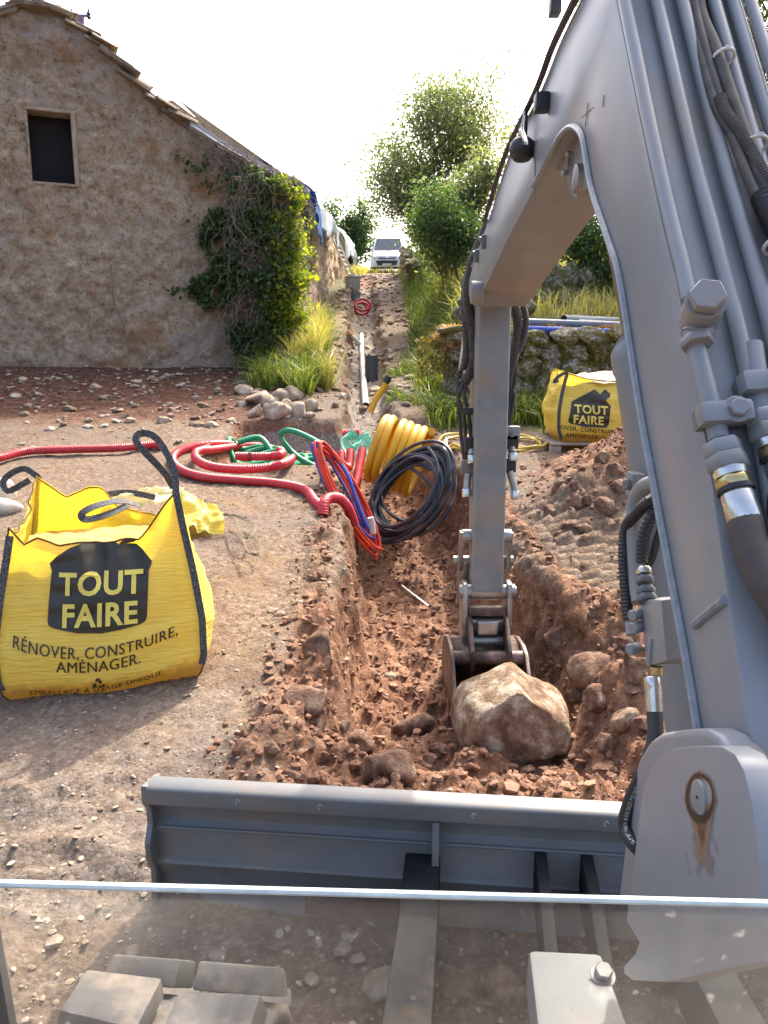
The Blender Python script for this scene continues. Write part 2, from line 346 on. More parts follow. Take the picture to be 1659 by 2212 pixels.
M['seam'] = flat('dark_stitching', (.07, .035, .012), rough=.9)
M['sand_orange'] = mat('orange_sand', [(.3, (.50, .26, .06)), (.7, (.66, .40, .12))], scale=14, rough=.98, bump=.7, bscale=50, bdist=.02)
M['sand_grey'] = mat('grey_sand', [(.3, (.36, .28, .20)), (.7, (.54, .45, .36))], scale=20, rough=.98, bump=.7, bscale=70, bdist=.02)
M['wood'] = mat('pallet_wood', [(.3, (.30, .22, .15)), (.7, (.46, .37, .27))], scale=6, rough=.85, stretch=(1, 8, 8))
M['net_green'] = flat('green_plastic_mesh', (.03, .42, .28), rough=.5)
M['alu'] = flat('aluminium', (.62, .62, .60), rough=.4, metal=.6)
# vegetation
M['bark'] = mat('bark', [(.3, (.07, .055, .045)), (.7, (.16, .13, .105))], scale=12, rough=.95, bump=.6, bscale=30)
M['twig'] = mat('dry_vine_stems', [(.4, (.15, .115, .09)), (.6, (.27, .215, .17))], scale=6, rough=.9)
M['leaf_tree'] = leafmat('tree_leaves', [(0, (.10, .12, .078)), (.5, (.155, .18, .118)), (1, (.26, .285, .195))], .5)
M['leaf_dark'] = leafmat('dark_leaves', [(0, (.035, .07, .026)), (.5, (.06, .11, .04)), (1, (.11, .17, .06))], .4)
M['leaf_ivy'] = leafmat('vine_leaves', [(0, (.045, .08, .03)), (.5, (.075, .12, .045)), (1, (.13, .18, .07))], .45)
M['leaf_yel'] = leafmat('sunlit_vine_leaves', [(0, (.10, .15, .02)), (.5, (.20, .25, .035)), (1, (.34, .30, .04))], .5)  # yellower copy of the vine leaves, sunlight put into the colour
M['grass'] = leafmat('grass_blades', [(0, (.05, .09, .02)), (.5, (.09, .14, .032)), (.75, (.17, .20, .055)), (1, (.33, .29, .13))], .42)
M['grass_dry'] = leafmat('dry_grass', [(0, (.22, .21, .06)), (.5, (.40, .34, .13)), (1, (.55, .46, .22))], .4)
M['sedum'] = leafmat('orange_sedum', [(0, (.30, .20, .06)), (.5, (.46, .23, .12)), (1, (.55, .36, .20))], .3)
M['moss'] = mat('moss', [(.3, (.05, .045, .01)), (.55, (.12, .105, .018)), (.8, (.22, .17, .04))], scale=9, rough=1, bump=.8, bscale=45, bdist=.03)
# van
M['van'] = flat('white_van_paint', (.70, .74, .78), rough=.25, coat=.5); M['vanglass'] = flat('van_glass', (.05, .07, .08), rough=.06, spec=.9); M['lamp'] = flat('headlight_lens', (.60, .63, .66), rough=.15)
# ================================================================ GROUND
def ground_material():
    m = bpy.data.materials.new('earth_and_gravel'); m.use_nodes = True; N = m.node_tree.nodes; L = m.node_tree.links; b = N['Principled BSDF']
    tc = N.new('ShaderNodeTexCoord')
    def noise(s, d=8, r=.65):
        n = N.new('ShaderNodeTexNoise'); n.inputs['Scale'].default_value = s; n.inputs['Detail'].default_value = d; n.inputs['Roughness'].default_value = r
        L.new(tc.outputs['Object'], n.inputs['Vector']); return n.outputs['Fac']
    def ramp(f, st):
        r = N.new('ShaderNodeValToRGB'); e = r.color_ramp.elements
        while len(e) < len(st): e.new(.5)
        for q, (p, c) in zip(e, st): q.position = p; q.color = (*c, 1)
        L.new(f, r.inputs[0]); return r.outputs[0]
    def mix(f, a, c):
        x = N.new('ShaderNodeMix'); x.data_type = 'RGBA'; L.new(f, x.inputs['Factor']); L.new(a, x.inputs['A']); L.new(c, x.inputs['B']); return x.outputs['Result']
    def att(n, s, k=.55):
        a = N.new('ShaderNodeAttribute'); a.attribute_name = n
        q = N.new('ShaderNodeMath'); q.operation = 'MULTIPLY_ADD'; q.inputs[1].default_value = k; q.inputs[2].default_value = -.5*k; L.new(noise(s), q.inputs[0])
        z = N.new('ShaderNodeMath'); z.operation = 'ADD'; L.new(q.outputs[0], z.inputs[0]); L.new(a.outputs['Fac'], z.inputs[1])
        r = N.new('ShaderNodeMapRange'); r.inputs['From Min'].default_value = .3; r.inputs['From Max'].default_value = .7; L.new(z.outputs[0], r.inputs['Value']); return r.outputs['Result']
    pale = ramp(noise(26, 9, .72), [(.37, (.10, .064, .042)), (.46, (.152, .104, .07)), (.54, (.20, .143, .098)), (.63, (.275, .215, .16))])
    def patch(c, s, lo, hi, col_):
        r = N.new('ShaderNodeMapRange'); r.inputs['From Min'].default_value = lo; r.inputs['From Max'].default_value = hi; r.inputs['To Max'].default_value = .75; L.new(noise(s, 9, .7), r.inputs['Value'])
        x = N.new('ShaderNodeMix'); x.data_type = 'RGBA'; L.new(r.outputs[0], x.inputs['Factor']); L.new(c, x.inputs['A']); x.inputs['B'].default_value = (*col_, 1); return x.outputs['Result']
    pale = patch(pale, 1.1, .48, .62, (.15, .12, .097)); pale = patch(pale, 1.7, .54, .66, (.215, .14, .077)); pale = patch(pale, 2.9, .55, .68, (.13, .077, .05))
    grit = N.new('ShaderNodeTexVoronoi'); grit.inputs['Scale'].default_value = 55; L.new(tc.outputs['Object'], grit.inputs['Vector'])
    red = ramp(noise(11, 10, .72), [(.36, (.10, .045, .026)), (.46, (.172, .085, .049)), (.54, (.235, .125, .074)), (.64, (.33, .206, .132))])
    grav = ramp(grit.outputs['Color'], [(.15, (.13, .10, .078)), (.5, (.205, .168, .134)), (.85, (.31, .27, .228))])
    green = ramp(noise(9), [(.3, (.07, .075, .03)), (.7, (.17, .15, .07))])
    c = mix(att('soil', 3.5), pale, red); house_shade = ramp(noise(13, 10, .72), [(.36, (.045, .019, .012)), (.47, (.085, .038, .024)), (.56, (.125, .06, .038)), (.66, (.22, .135, .09))]); c = mix(att('house_shade', 2.5), c, house_shade); c = mix(att('gravel', 5), c, grav); c = mix(att('green', 3), c, green)  # extra-dark earth before the gable: the house's shadow put into the colour
    L.new(c, b.inputs['Base Color']); b.inputs['Roughness'].default_value = .95; b.inputs['Specular IOR Level'].default_value = .2
    ad = N.new('ShaderNodeMath'); ad.operation = 'MULTIPLY_ADD'; ad.inputs[1].default_value = -.35; L.new(grit.outputs['Distance'], ad.inputs[0]); L.new(noise(38, 10, .75), ad.inputs[2])
    bu = N.new('ShaderNodeBump'); bu.inputs['Strength'].default_value = .75; bu.inputs['Distance'].default_value = .022; L.new(ad.outputs[0], bu.inputs['Height']); L.new(bu.outputs[0], b.inputs['Normal'])
    return m
def spread(a, b, s0, g):
    out = [a]; s = s0
    while out[-1] < b: out.append(out[-1]+s); s *= g
    return out
xs = np.array([-q for q in spread(2.15, 70, .022, 1.05)][::-1] + list(np.arange(-2.13, 2.75, .0185)) + spread(2.75, 70, .022, 1.05))
ys = [1.3]
while ys[-1] < 62: ys.append(ys[-1]*1.0064)
ys = np.array([-9, -6, -4, -2.5, -1.5, -.8, -.3, .1, .4, .65, .85, 1.0, 1.1, 1.2] + ys + [66, 72, 80, 95, 120])
X, Y = np.meshgrid(xs, ys)
Z = hbase(X, Y)
xc = np.interp(Y, TY, TXC); hw = np.interp(Y, TY, THW); D = np.interp(Y, TY, TD)
lvl = grade(Y) - Z
intrench = sstep(.03, .16, lvl) * (Y < 36) * (Y > 2.4)
heap = np.clip(np.exp(-(((X-2.5)/1.05)**2 + ((Y-6.6)/.9)**2))*1.6 + np.exp(-(((X-1.45)/.45)**2+((Y-3.6)/.6)**2))*1.4, 0, 1)
rubble = sstep(2.55, 2.85, Y)*(1-sstep(4.2, 4.9, Y))*sstep(-.55, -.25, X)*(1-sstep(1.9, 2.3, X))
lip = np.exp(-((np.abs(X-xc)-hw-.12)/.14)**2)*(Y < 9.5)*(Y > 2.6)
rough = np.clip(.25 + 1.0*intrench + 1.1*heap + 1.2*rubble + .9*lip, 0, 1.8)
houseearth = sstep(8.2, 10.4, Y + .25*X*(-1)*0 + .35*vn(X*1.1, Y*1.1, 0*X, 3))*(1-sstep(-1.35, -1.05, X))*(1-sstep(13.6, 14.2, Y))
n1 = fbm(X, Y, 0, 7.0, 5, 11, .55); n2 = fbm(X, Y, 0, 1.3, 3, 21); n3 = fbm(X, Y, 0, 26., 3, 31)
c1, cv = cells(X, Y, 9., 3); c2, cv2 = cells(X + .02*n1, Y, 24., 9)
clod = np.clip(.55-c1, 0, 1)*(cv > .45)*cv; clod2 = np.clip(.5-c2, 0, 1)*(cv2 > .4)*cv2
near = 1/(1+np.clip(Y-14, 0, None)*.08)
Z = Z + rough*(.034*n1 + .05*clod + .030*clod2) + .016*n2 + .0055*n3 + .014*clod2*(1-.5*houseearth)
Z = Z + rubble*(.055*np.clip(fbm(X, Y, 0, 4.2, 3, 41), -.4, 1)) + heap*.07*fbm(X, Y, 0, 3.5, 3, 43)
# sandy lumps pressed up beside the left track, and the print of a track chain at the trench lips
lump = sstep(-.55, -.75, X)*(1-sstep(2.7, 3.0, Y))*sstep(1.3, 1.6, Y)
Z = Z + lump*(.05*np.clip(fbm(X*1.0, Y*1.9, 0, 3.4, 4, 51), -.2, 1) + .03*clod)
def cleat(xa, xb, ya, yb, per, h, skew):
    ph = (Y + skew*X + .03*n2)/per; saw = ph-np.floor(ph)
    msk = sstep(xa, xa+.12, X)*(1-sstep(xb-.12, xb, X))*sstep(ya, ya+.2, Y)*(1-sstep(yb-.2, yb, Y))
    return msk*h*(np.clip(1.4*saw, 0, 1)*(saw < .78) - .35)
Z = Z + cleat(.86, 1.75, 4.2, 6.2, .135, .062, .22) + cleat(-.72, -.27, 4.5, 6.2, .12, .026, -.1) + cleat(-.9, -.2, 17, 27, .3, .05, .1)
# crumbly steps on the trench sides: push vertices sideways
wallm = np.exp(-((np.abs(X-xc)-hw)/.16)**2)*sstep(.05, .3, D)
Xd = X + wallm*(.05*fbm(X*0+Z*3, Y, Z, 5., 4, 61))
Yd = Y + intrench*.02*fbm(X, Y, Z, 6., 3, 71)
soil = np.clip(intrench*1.0 + heap + rubble*.85 + houseearth + .55*lip*(np.abs(X-xc) < hw+.2), 0, 1)
soil = np.clip(soil - .35*sstep(9.3, 10, Y)*intrench + .25*sstep(10, 14, Y)*(X < -.55)*(X > -1.6) - .2*(Y < 2.6), 0, 1)
gravel = sstep(8.9, 9.6, Y)*(1-sstep(26, 33, Y))*sstep(.14, .22, lvl)
gravel = np.clip(gravel + .5*(1-sstep(.3, .9, np.abs(X+1.2)))*(Y < 3.6)*(Y > 2.2), 0, 1)
tx = terr_x(Y)
green = np.clip(sstep(10.3, 10.9, Y)*sstep(tx-.45, tx+.1, X) + sstep(8.6, 9.2, Y)*sstep(.75, 1.2, X)*(1-sstep(9.9, 10.3, Y)*0)*(1-heap) + sstep(11.2, 12.2, Y)*(1-sstep(-1.25, -1.0, X))*(X > -2.3) + sstep(40, 43, Y), 0, 1)
green = np.clip(green + sstep(1.5, 2.2, -X-9) , 0, 1)*(1-.0*soil)
V = np.stack([Xd.ravel(), Yd.ravel(), Z.ravel()], 1)
nr, nc = X.shape; I = np.arange(nr*nc).reshape(nr, nc)
F = np.stack([I[:-1, :-1].ravel(), I[:-1, 1:].ravel(), I[1:, 1:].ravel(), I[1:, :-1].ravel()], 1)
M['ground'] = ground_material()
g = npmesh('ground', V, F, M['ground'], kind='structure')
for nm, arr in (('soil', soil), ('gravel', gravel), ('green', green), ('house_shade', houseearth)):
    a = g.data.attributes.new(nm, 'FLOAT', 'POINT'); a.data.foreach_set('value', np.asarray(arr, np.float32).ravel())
def HZ(x, y):
    """height of the built ground by grid lookup (bilinear)"""
    i = int(np.clip(np.searchsorted(ys, y)-1, 0, nr-2)); j = int(np.clip(np.searchsorted(xs, x)-1, 0, nc-2))
    a = (y-ys[i])/(ys[i+1]-ys[i]); b = (x-xs[j])/(xs[j+1]-xs[j])
    return float((1-a)*((1-b)*Z[i, j]+b*Z[i, j+1])+a*((1-b)*Z[i+1, j]+b*Z[i+1, j+1]))
# ================================================================ rocks
def ico(sub):
    bm = bmesh.new(); bmesh.ops.create_icosphere(bm, subdivisions=sub, radius=1.0)
    v = np.array([q.co[:] for q in bm.verts]); f = np.array([[q.index for q in fc.verts] for fc in bm.faces]); bm.free(); return v, f
ICO = {k: ico(k) for k in (1, 2, 3, 4)}
def rockverts(seed, sub=3, cuts=11, rough=.10, fine=.055):
    rs = np.random.RandomState(seed); v = ICO[sub][0].copy()
    for _ in range(cuts):
        n = rs.normal(size=3); n /= np.linalg.norm(n); d = rs.uniform(.46, .84)
        e = v @ n; v = v - np.clip(e-d, 0, None)[:, None]*n
    nn = v/np.linalg.norm(v, axis=1)[:, None]
    v = v*(1 + rough*fbm(v[:, 0]+seed, v[:, 1], v[:, 2], 1.6, 2, seed % 97) + fine*fbm(v[:, 0], v[:, 1]+seed, v[:, 2], 6, 3, seed % 89))[:, None]
    return v
def rock(name, loc, size, seed, m, label, cat='rock', group=None, sub=3, rot=None, parent=None, cuts=11, rough=.10, fine=.055):
    v = rockverts(seed, sub, cuts, rough, fine); v = v/np.abs(v).max(axis=0)*np.array(size)
    rs = random.Random(seed); e = rot if rot else (rs.uniform(-.3, .3), rs.uniform(-.3, .3), rs.uniform(0, 6.28))
    o = npmesh(name, v, ICO[sub][1], m, smooth=sub >= 3)
    if sub < 3:
        pass
    o.location = [float(q) for q in loc]; o.rotation_euler = e
    return finish(o, label=label, cat=cat, group=group, parent=parent)
def scatter(name, n, area, smin, smax, m, seed, dens=None, sub=1, flat_=.7, label=None, sink=.2, cat=None, pw=2.5):
    """many small stones joined into one uncountable layer"""
    rs = np.random.RandomState(seed); base = [rockverts(seed*10+k, sub, 6, .12, 0.0) for k in range(6)]; fb = ICO[sub][1]
    VV = []; FF = []; c = 0; k = 0; tries = 0
    while k < n and tries < n*30:
        tries += 1; x, y = area(rs)
        if dens is not None and rs.rand() > dens(x, y): continue
        s = smin + (smax-smin)*rs.rand()**pw
        b = base[rs.randint(6)]*np.array([s*rs.uniform(.7, 1.3), s*rs.uniform(.7, 1.2), s*flat_*rs.uniform(.6, 1.1)])
        a = rs.uniform(0, 6.28); ca, sa = math.cos(a), math.sin(a); tl = rs.uniform(-.4, .4)
        b = np.stack([b[:, 0]*ca-b[:, 1]*sa, b[:, 0]*sa+b[:, 1]*ca, b[:, 2]+tl*b[:, 0]], 1)
        VV.append(b+np.array([x, y, HZ(x, y)+s*flat_*(.5-sink)])); FF.append(fb+c); c += len(b); k += 1
    return npmesh(name, np.concatenate(VV), np.concatenate(FF), m, smooth=False, kind='stuff', label=label, cat=cat)
def attat(arr):
    def f(x, y):
        i = int(np.clip(np.searchsorted(ys, y), 0, nr-1)); j = int(np.clip(np.searchsorted(xs, x), 0, nc-1)); return float(arr[i, j])
    return f
def A_near(rs):
    y = 1.4*(15/1.4)**rs.rand(); return rs.uniform(-1.0, 1.0)*max(1.1, y*.55), y
soilf = attat(np.clip(rough-.3, 0, 1)); 
scatter('loose_soil_clods', 9000, lambda rs: (rs.uniform(-.75, 2.9), 2.5*(9.0/2.5)**rs.rand()),   .006, .034, M['clods'], 5, soilf, 1, .8, 'loose crumbled red soil clods in the trench and on the spoil heaps', .25, 'soil')
scatter('pale_gravel', 8000, A_near, .0035, .017, M['pebbles'], 6, lambda x, y: 1-.75*soilf(x, y), 1, .6, 'small pale pebbles strewn over the bare ground', .25, 'gravel', 4)
scatter('stony_rubble', 1500, lambda rs: (rs.uniform(-9, -.9), rs.uniform(8.0, 13.2)), .015, .085, M['pebbles'], 8, lambda x, y: .35+.65*(y > 9), 1, .55, 'broken stones scattered over the dark earth below the house', .25, 'rubble', 3)
scatter('lane_stones', 1500, lambda rs: (rs.uniform(-1.5, .75), rs.uniform(10, 36)), .02, .12, M['pebbles'], 9, None, 1, .7, 'stones and lumps of earth along the dug lane', .3, 'rubble', 3)
# ================================================================ HOUSE
HC = np.array([-1.92, 13.45, 0.]); HT = np.array([math.cos(R(22)), math.sin(R(22)), 0.]); HN = np.array([math.sin(R(22)), -math.cos(R(22)), 0.])   # corner, along the gable, outwards
def PW(u, v, out=0.0):
    """pixel -> point on the gable plane, `out` metres in front of it"""
    d = ray(u, v); p0 = HC+HN*out; t = ((p0-EYE)@HN)/(d@HN); return EYE+d*t
def sz(u, v): p = PW(u, v); return float((p-HC)@HT), float(p[2])
RL = sorted([sz(*q) for q in [(42, 12), (130, 34), (160, 58), (230, 114), (280, 172), (330, 218), (400, 274), (530, 357), (600, 400)]]); pk_ = RL[0]
RL = [(pk_[0]-5, pk_[1]-3.6)]+RL+[(RL[-1][0]+.5, RL[-1][1]-.28)]
def roofz(s): return np.interp(s, [q[0] for q in RL], [q[1] for q in RL])
def W3(s, z, out=0.0): return HC+HT*s+HN*out+np.array([0, 0, z])
hxy = Vector((-5.0, 12.2, 2.0))
house = empty('stone_house', hxy, label='old rough rendered stone house with an empty window in its gable', cat='house', kind='thing')
def hp(o): o.parent = house; o.location = -hxy; return o
wx0, wz0 = sz(70, 391); wx1, wz1 = sz(152, 246)
def rough_wall(name, x0, x1, z0, z1, step, ztop, holes, y_of, m, amp=.05, seed=0):
    gx = np.arange(x0, x1+step/2, step); gz = np.arange(z0, z1+step/2, step)
    for (a, b, c, d) in holes:
        for q in (a, b): gx[np.argmin(abs(gx-q))] = q
        for q in (c, d): gz[np.argmin(abs(gz-q))] = q
    XX, ZZ = np.meshgrid(gx, gz); top = ztop(XX); keep = ZZ < top+step; ZZ = np.minimum(ZZ, top)
    dsp = amp*(.55*fbm(XX, ZZ, 0, .9, 3, seed+1)+.5*fbm(XX, ZZ, 0, 5.0, 4, seed+2, .6)); c1, cv = cells(XX+.05*fbm(XX, ZZ, 0, 3, 2, seed+4), ZZ, 7, seed+3)
    dsp = dsp + amp*.55*np.clip(.45-c1, 0, 1)*(cv-.2)
    for (a, b, c, d) in holes:
        dsp = np.where((XX > a-.02) & (XX < b+.02) & (ZZ > c-.02) & (ZZ < d+.02), 0.0, dsp)
    YY = y_of(XX) - dsp; n0, n1_ = XX.shape; I = np.arange(n0*n1_).reshape(n0, n1_)
    F = np.stack([I[:-1, :-1].ravel(), I[:-1, 1:].ravel(), I[1:, 1:].ravel(), I[1:, :-1].ravel()], 1)
    cxm = (XX[:-1, :-1]+XX[1:, 1:])/2; czm = (ZZ[:-1, :-1]+ZZ[1:, 1:])/2; ok = keep[:-1, :-1] & ((ZZ[1:, :-1]-ZZ[:-1, :-1] > 1e-4) | (ZZ[1:, 1:]-ZZ[:-1, 1:] > 1e-4))
    for (a, b, c, d) in holes: ok &= ~((cxm > a) & (cxm < b) & (czm > c) & (czm < d))
    return XX, YY, ZZ, F[ok.ravel()]
def render_mat(name, seed=0.):
    m = bpy.data.materials.new(name); m.use_nodes = True; N = m.node_tree.nodes; L = m.node_tree.links; b = N['Principled BSDF']; tc = N.new('ShaderNodeTexCoord')
    def noise(s, d=8, r=.68, st=None):
        n = N.new('ShaderNodeTexNoise'); n.inputs['Scale'].default_value = s; n.inputs['Detail'].default_value = d; n.inputs['Roughness'].default_value = r
        mp = N.new('ShaderNodeMapping'); mp.inputs['Location'].default_value = (seed, seed, 0); mp.inputs['Scale'].default_value = st or (1, 1, 1); L.new(tc.outputs['Object'], mp.inputs[0]); L.new(mp.outputs[0], n.inputs['Vector']); return n.outputs['Fac']
    def ramp(f, st):
        r = N.new('ShaderNodeValToRGB'); e = r.color_ramp.elements
        while len(e) < len(st): e.new(.5)
        for q, (p, c) in zip(e, st): q.position = p; q.color = (*c, 1)
        L.new(f, r.inputs[0]); return r.outputs[0]
    def mixc(f, lo, hi, a, c):
        r = N.new('ShaderNodeMapRange'); r.inputs['From Min'].default_value = lo; r.inputs['From Max'].default_value = hi; L.new(f, r.inputs['Value'])
        x = N.new('ShaderNodeMix'); x.data_type = 'RGBA'; L.new(r.outputs['Result'], x.inputs['Factor']); L.new(a, x.inputs['A']); x.inputs['B'].default_value = (*c, 1); return x.outputs['Result']
    c = ramp(noise(9, 12, .82), [(.36, (.27, .18, .11)), (.45, (.55, .405, .265)), (.54, (.69, .53, .365)), (.64, (.82, .68, .50))])
    c = mixc(noise(.8, 9, .75), .50, .72, c, (.43, .335, .25)); c = mixc(noise(.75, 8, .7), .53, .62, c, (.52, .30, .16)); c = mixc(noise(1.1, 8, .7, (1, 1, 2.2)), .54, .62, c, (.62, .49, .39))
    c = mixc(noise(19, 8, .8), .555, .62, c, (.20, .14, .105)); c = mixc(noise(6.5, 10, .85, (1, 1, 1.6)), .565, .64, c, (.20, .15, .12)); c = mixc(noise(31, 3, .6), .70, .76, c, (.58, .54, .48))
    L.new(c, b.inputs['Base Color']); b.inputs['Roughness'].default_value = .96; b.inputs['Specular IOR Level'].default_value = .15
    bu = N.new('ShaderNodeBump'); bu.inputs['Strength'].default_value = 1.0; bu.inputs['Distance'].default_value = .09; L.new(noise(17, 12, .85), bu.inputs['Height']); L.new(bu.outputs[0], b.inputs['Normal']); return m
M['render'] = render_mat('crumbling_lime_render'); M['barnwall'] = render_mat('rubble_barn_render', 7.)
XX, YY, ZZ, F = rough_wall('wall', -7.6, 0.0, 1.0, pk_[1]+.2, .030, lambda q: roofz(q), [(wx0, wx1, wz0, wz1)], lambda x: 0*x, M['render'], .085, 100)
Pw = HC[None, :]+HT[None, :]*XX.ravel()[:, None]-HN[None, :]*YY.ravel()[:, None]; Pw[:, 2] = ZZ.ravel()
hp(npmesh('wall', Pw, F, M['render']))
hp(MB().add([W3(0, 1.5), W3(0, float(roofz(0))), W3(0, float(roofz(0)), -4), W3(0, 1.5, -4)], [(0, 1, 2, 3)]).build('side_wall', M['render']))
# window opening: reveals, sill, dark room behind
def hbox(s0, s1, z0, z1, o0, o1): return MB().add([W3(a, c, b) for c in (z0, z1) for b in (o0, o1) for a in (s0, s1)], [(0, 2, 3, 1), (4, 5, 7, 6), (0, 1, 5, 4), (2, 6, 7, 3), (0, 4, 6, 2), (1, 3, 7, 5)])
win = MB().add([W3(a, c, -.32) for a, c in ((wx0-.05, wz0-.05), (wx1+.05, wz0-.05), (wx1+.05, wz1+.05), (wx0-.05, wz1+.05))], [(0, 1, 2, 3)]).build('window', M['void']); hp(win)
def wp(o): o.parent = win; return o
wp(hbox(wx1, wx1+.06, wz0-.03, wz1+.03, -.30, .02).build('jamb', M['reveal'], bevel=.008)); wp(hbox(wx0-.03, wx0, wz0-.03, wz1+.03, -.30, .0).build('jamb', M['render'], bevel=.008))
wp(hbox(wx0-.05, wx1+.08, wz1, wz1+.05, -.30, .015).build('lintel', M['reveal'], bevel=.008)); wp(hbox(wx0-.04, wx1+.06, wz0-.04, wz0, -.30, .02).build('sill', M['render'], bevel=.008))
# roof: body + stone slabs along the verge
rsx = [q[0] for q in RL]
hp(MB().prism([W3(a, float(roofz(a))+.015, -.02) for a in rsx]+[W3(a, float(roofz(a))+.12, -.02) for a in rsx[::-1]], Vector([float(q) for q in -HN*4.2])).build('roof', M['slab'], smooth=False))
rs = random.Random(4); x = pk_[0]-1.6
def slabmesh(k):
    q = random.Random(k); b = MB().box((0, 0, 0), (.40+q.uniform(-.1, .1), .5, .055+q.uniform(-.015, .02)))
    b.v = [(a+q.uniform(-.05, .05), c+q.uniform(-.05, .05), e+q.uniform(-.012, .012)) for a, c, e in b.v]
    o = b.build('roof_slab', M['slab'], bevel=.012, seg=1); me = o.data; bpy.data.objects.remove(o); return me
SLM = [slabmesh(k) for k in range(7)]
s_end = sz(400, 274)[0]
while x < s_end:
    sl_ = math.atan2(float(roofz(x+.2)-roofz(x-.2)), .4)
    for lay in range(2):
        o = bpy.data.objects.new('roof_slab', rs.choice(SLM)); COL.objects.link(o); xx = x+rs.uniform(-.05, .05)+.12*lay
        o.location = Vector([float(q) for q in W3(xx, float(roofz(xx))+.02+.065*lay+rs.uniform(-.012, .02), -.12+rs.uniform(-.06, .08))])-hxy
        o.rotation_euler = Matrix.Rotation(R(22)+rs.uniform(-.08, .08), 3, 'Z').to_4x4().to_euler(); o.rotation_euler = (Matrix.Rotation(R(22)+rs.uniform(-.08, .08), 4, 'Z') @ Matrix.Rotation(-sl_*.62+rs.uniform(-.06, .06), 4, 'Y')).to_euler(); o.parent = house
    x += .26
# lower verge with grey sheet roofing and its seams
q = [sz(u, v)[0] for u, v in ((410, 280), (470, 320), (540, 362), (610, 402), (652, 424))]; zq = [sz(u, v)[1] for u, v in ((410, 280), (470, 319), (540, 360), (610, 396), (652, 414))]
vb = MB().prism([W3(a, c, .10) for a, c in zip(q, zq)]+[W3(a, c+.13, .10) for a, c in zip(q[::-1], zq[::-1])], Vector([float(v) for v in -HN*.35])); vs_ = hp(vb.build('verge_sheet', M['roofsheet'], bevel=.006))
for k in range(5): a = q[0]+(q[-1]-q[0])*(k+.5)/5; c = float(np.interp(a, q, zq)); MB().add([W3(a-.012, c-.005, .106), W3(a+.012, c-.012, .106), W3(a+.012, c+.135, .106), W3(a-.012, c+.14, .106)], [(0, 1, 2, 3)]).build('sheet_seam', M['gutter'], parent=vs_)
MB().tube([W3(a, c+.03, .13) for a, c in zip(q, zq)], .018, 6).build('edge_lath', M['gutter'], parent=vs_)
# bracket with two insulators rising behind the verge, and an aerial stay
bp = PW(178, 80, -.8); tp = PW(174, 34, -.8)
br = empty('insulator_bracket', bp-np.array([0, 0, .6]), label='lilac metal bracket with two insulators rising behind the house verge', cat='bracket')
bl = Vector([float(q) for q in bp-np.array([0, 0, .6])])
def bpn(o): o.parent = br; o.location = -bl; return o
bpn(MB().cyl(bp-np.array([0, 0, .6]), tp, .055, 12).build('post', M['lilac'])); bpn(MB().box(tp+np.array([0, 0, .0]), (.24, .03, .035)).build('crossbar', M['lilac'], bevel=.004))
for s in (-1, 1): bpn(MB().tube([tp+np.array([s*.13, 0, z]) for z in (-.05, -.02, .0, .03, .06, .10)], [.018, .035, .02, .035, .02, .008], 10).build('insulator', M['plastic_black']))
cp1 = PW(70, 5, -1.5); finish(MB().tube([cp1-np.array([0, 0, .9]), cp1+np.array([0, 0, .9])], .06, 12).build('chimney_pipe', M['lilac']), label='thin lilac flue pipe standing at the ridge of the old house', cat='pipe')
# ================================================================ BARN
WT = lambda y: np.interp(y, [13.6, 17.4, 22.7, 28, 34, 40, 43.2], [5.1, 5.78, 6.15, 6.72, 7.45, 7.9, 8.0])
barn = empty('stone_barn', (-3, 30, 4), label='long low rubble stone barn with patched roof beside the lane', cat='barn', kind='thing'); bo = Vector((-3, 30, 4))
def bpar(o): o.parent = barn; o.location = Vector(o.location)-bo; return o
BX = lambda y: -1.88+.006*(np.asarray(y)-17)
holes = [(20.2, 20.9, 4.35, 5.35), (30.5, 31.4, 5.2, 6.1)]
XX, YY, ZZ, F = rough_wall('wall', 14.0, 43.2, 2.0, 8.2, .075, WT, holes, lambda x: 0*x, M['barnwall'], .13, 200)
bpar(npmesh('wall', np.stack([BX(XX).ravel()-YY.ravel(), XX.ravel(), ZZ.ravel()], 1), F, M['barnwall']))
bpar(MB().add([(-1.88, 17.42, 2), (-6.5, 17.42, 2), (-6.5, 17.42, 7.2), (-4.4, 17.42, 7.5), (-1.88, 17.42, 5.7)], [(0, 1, 2, 3, 4)]).build('end_wall', M['barnwall'])); bpar(MB().add([(-1.72, 43.2, 5), (-6.5, 43.2, 5), (-6.5, 43.2, 8.2), (-4.2, 43.2, 9.4), (-1.72, 43.2, 8.0)], [(0, 1, 2, 3, 4)]).build('end_wall', M['barnwall']))
for (a, b, c, d) in holes:
    bpar(MB().box((-2.25, (a+b)/2, (c+d)/2), (.1, b-a+.5, d-c+.5)).build('opening', M['void'])); 
    for e in (a, b): bpar(MB().box((-2.0, e, (c+d)/2), (.30, .09, d-c)).build('jamb', M['reveal'], bevel=.01))
    bpar(MB().box((-1.99, (a+b)/2, d+.06), (.34, b-a+.4, .13)).build('lintel', M['reveal'], bevel=.01))
yy = [17.35, 22.7, 28, 34, 40, 43.3]; rv = [( -1.70, y, float(WT(y))+.0) for y in yy]+[(-4.3, y, float(WT(y))+1.75) for y in yy]; n = len(yy)
bpar(MB().add(rv, [(i, i+1, n+i+1, n+i) for i in range(n-1)]).build('roof', M['roofsheet'])); bpar(MB().tube([(-1.66, y, float(WT(y))-.04) for y in (17.3, 17.9, 18.6)], .065, 8).build('gutter', M['gutter']))
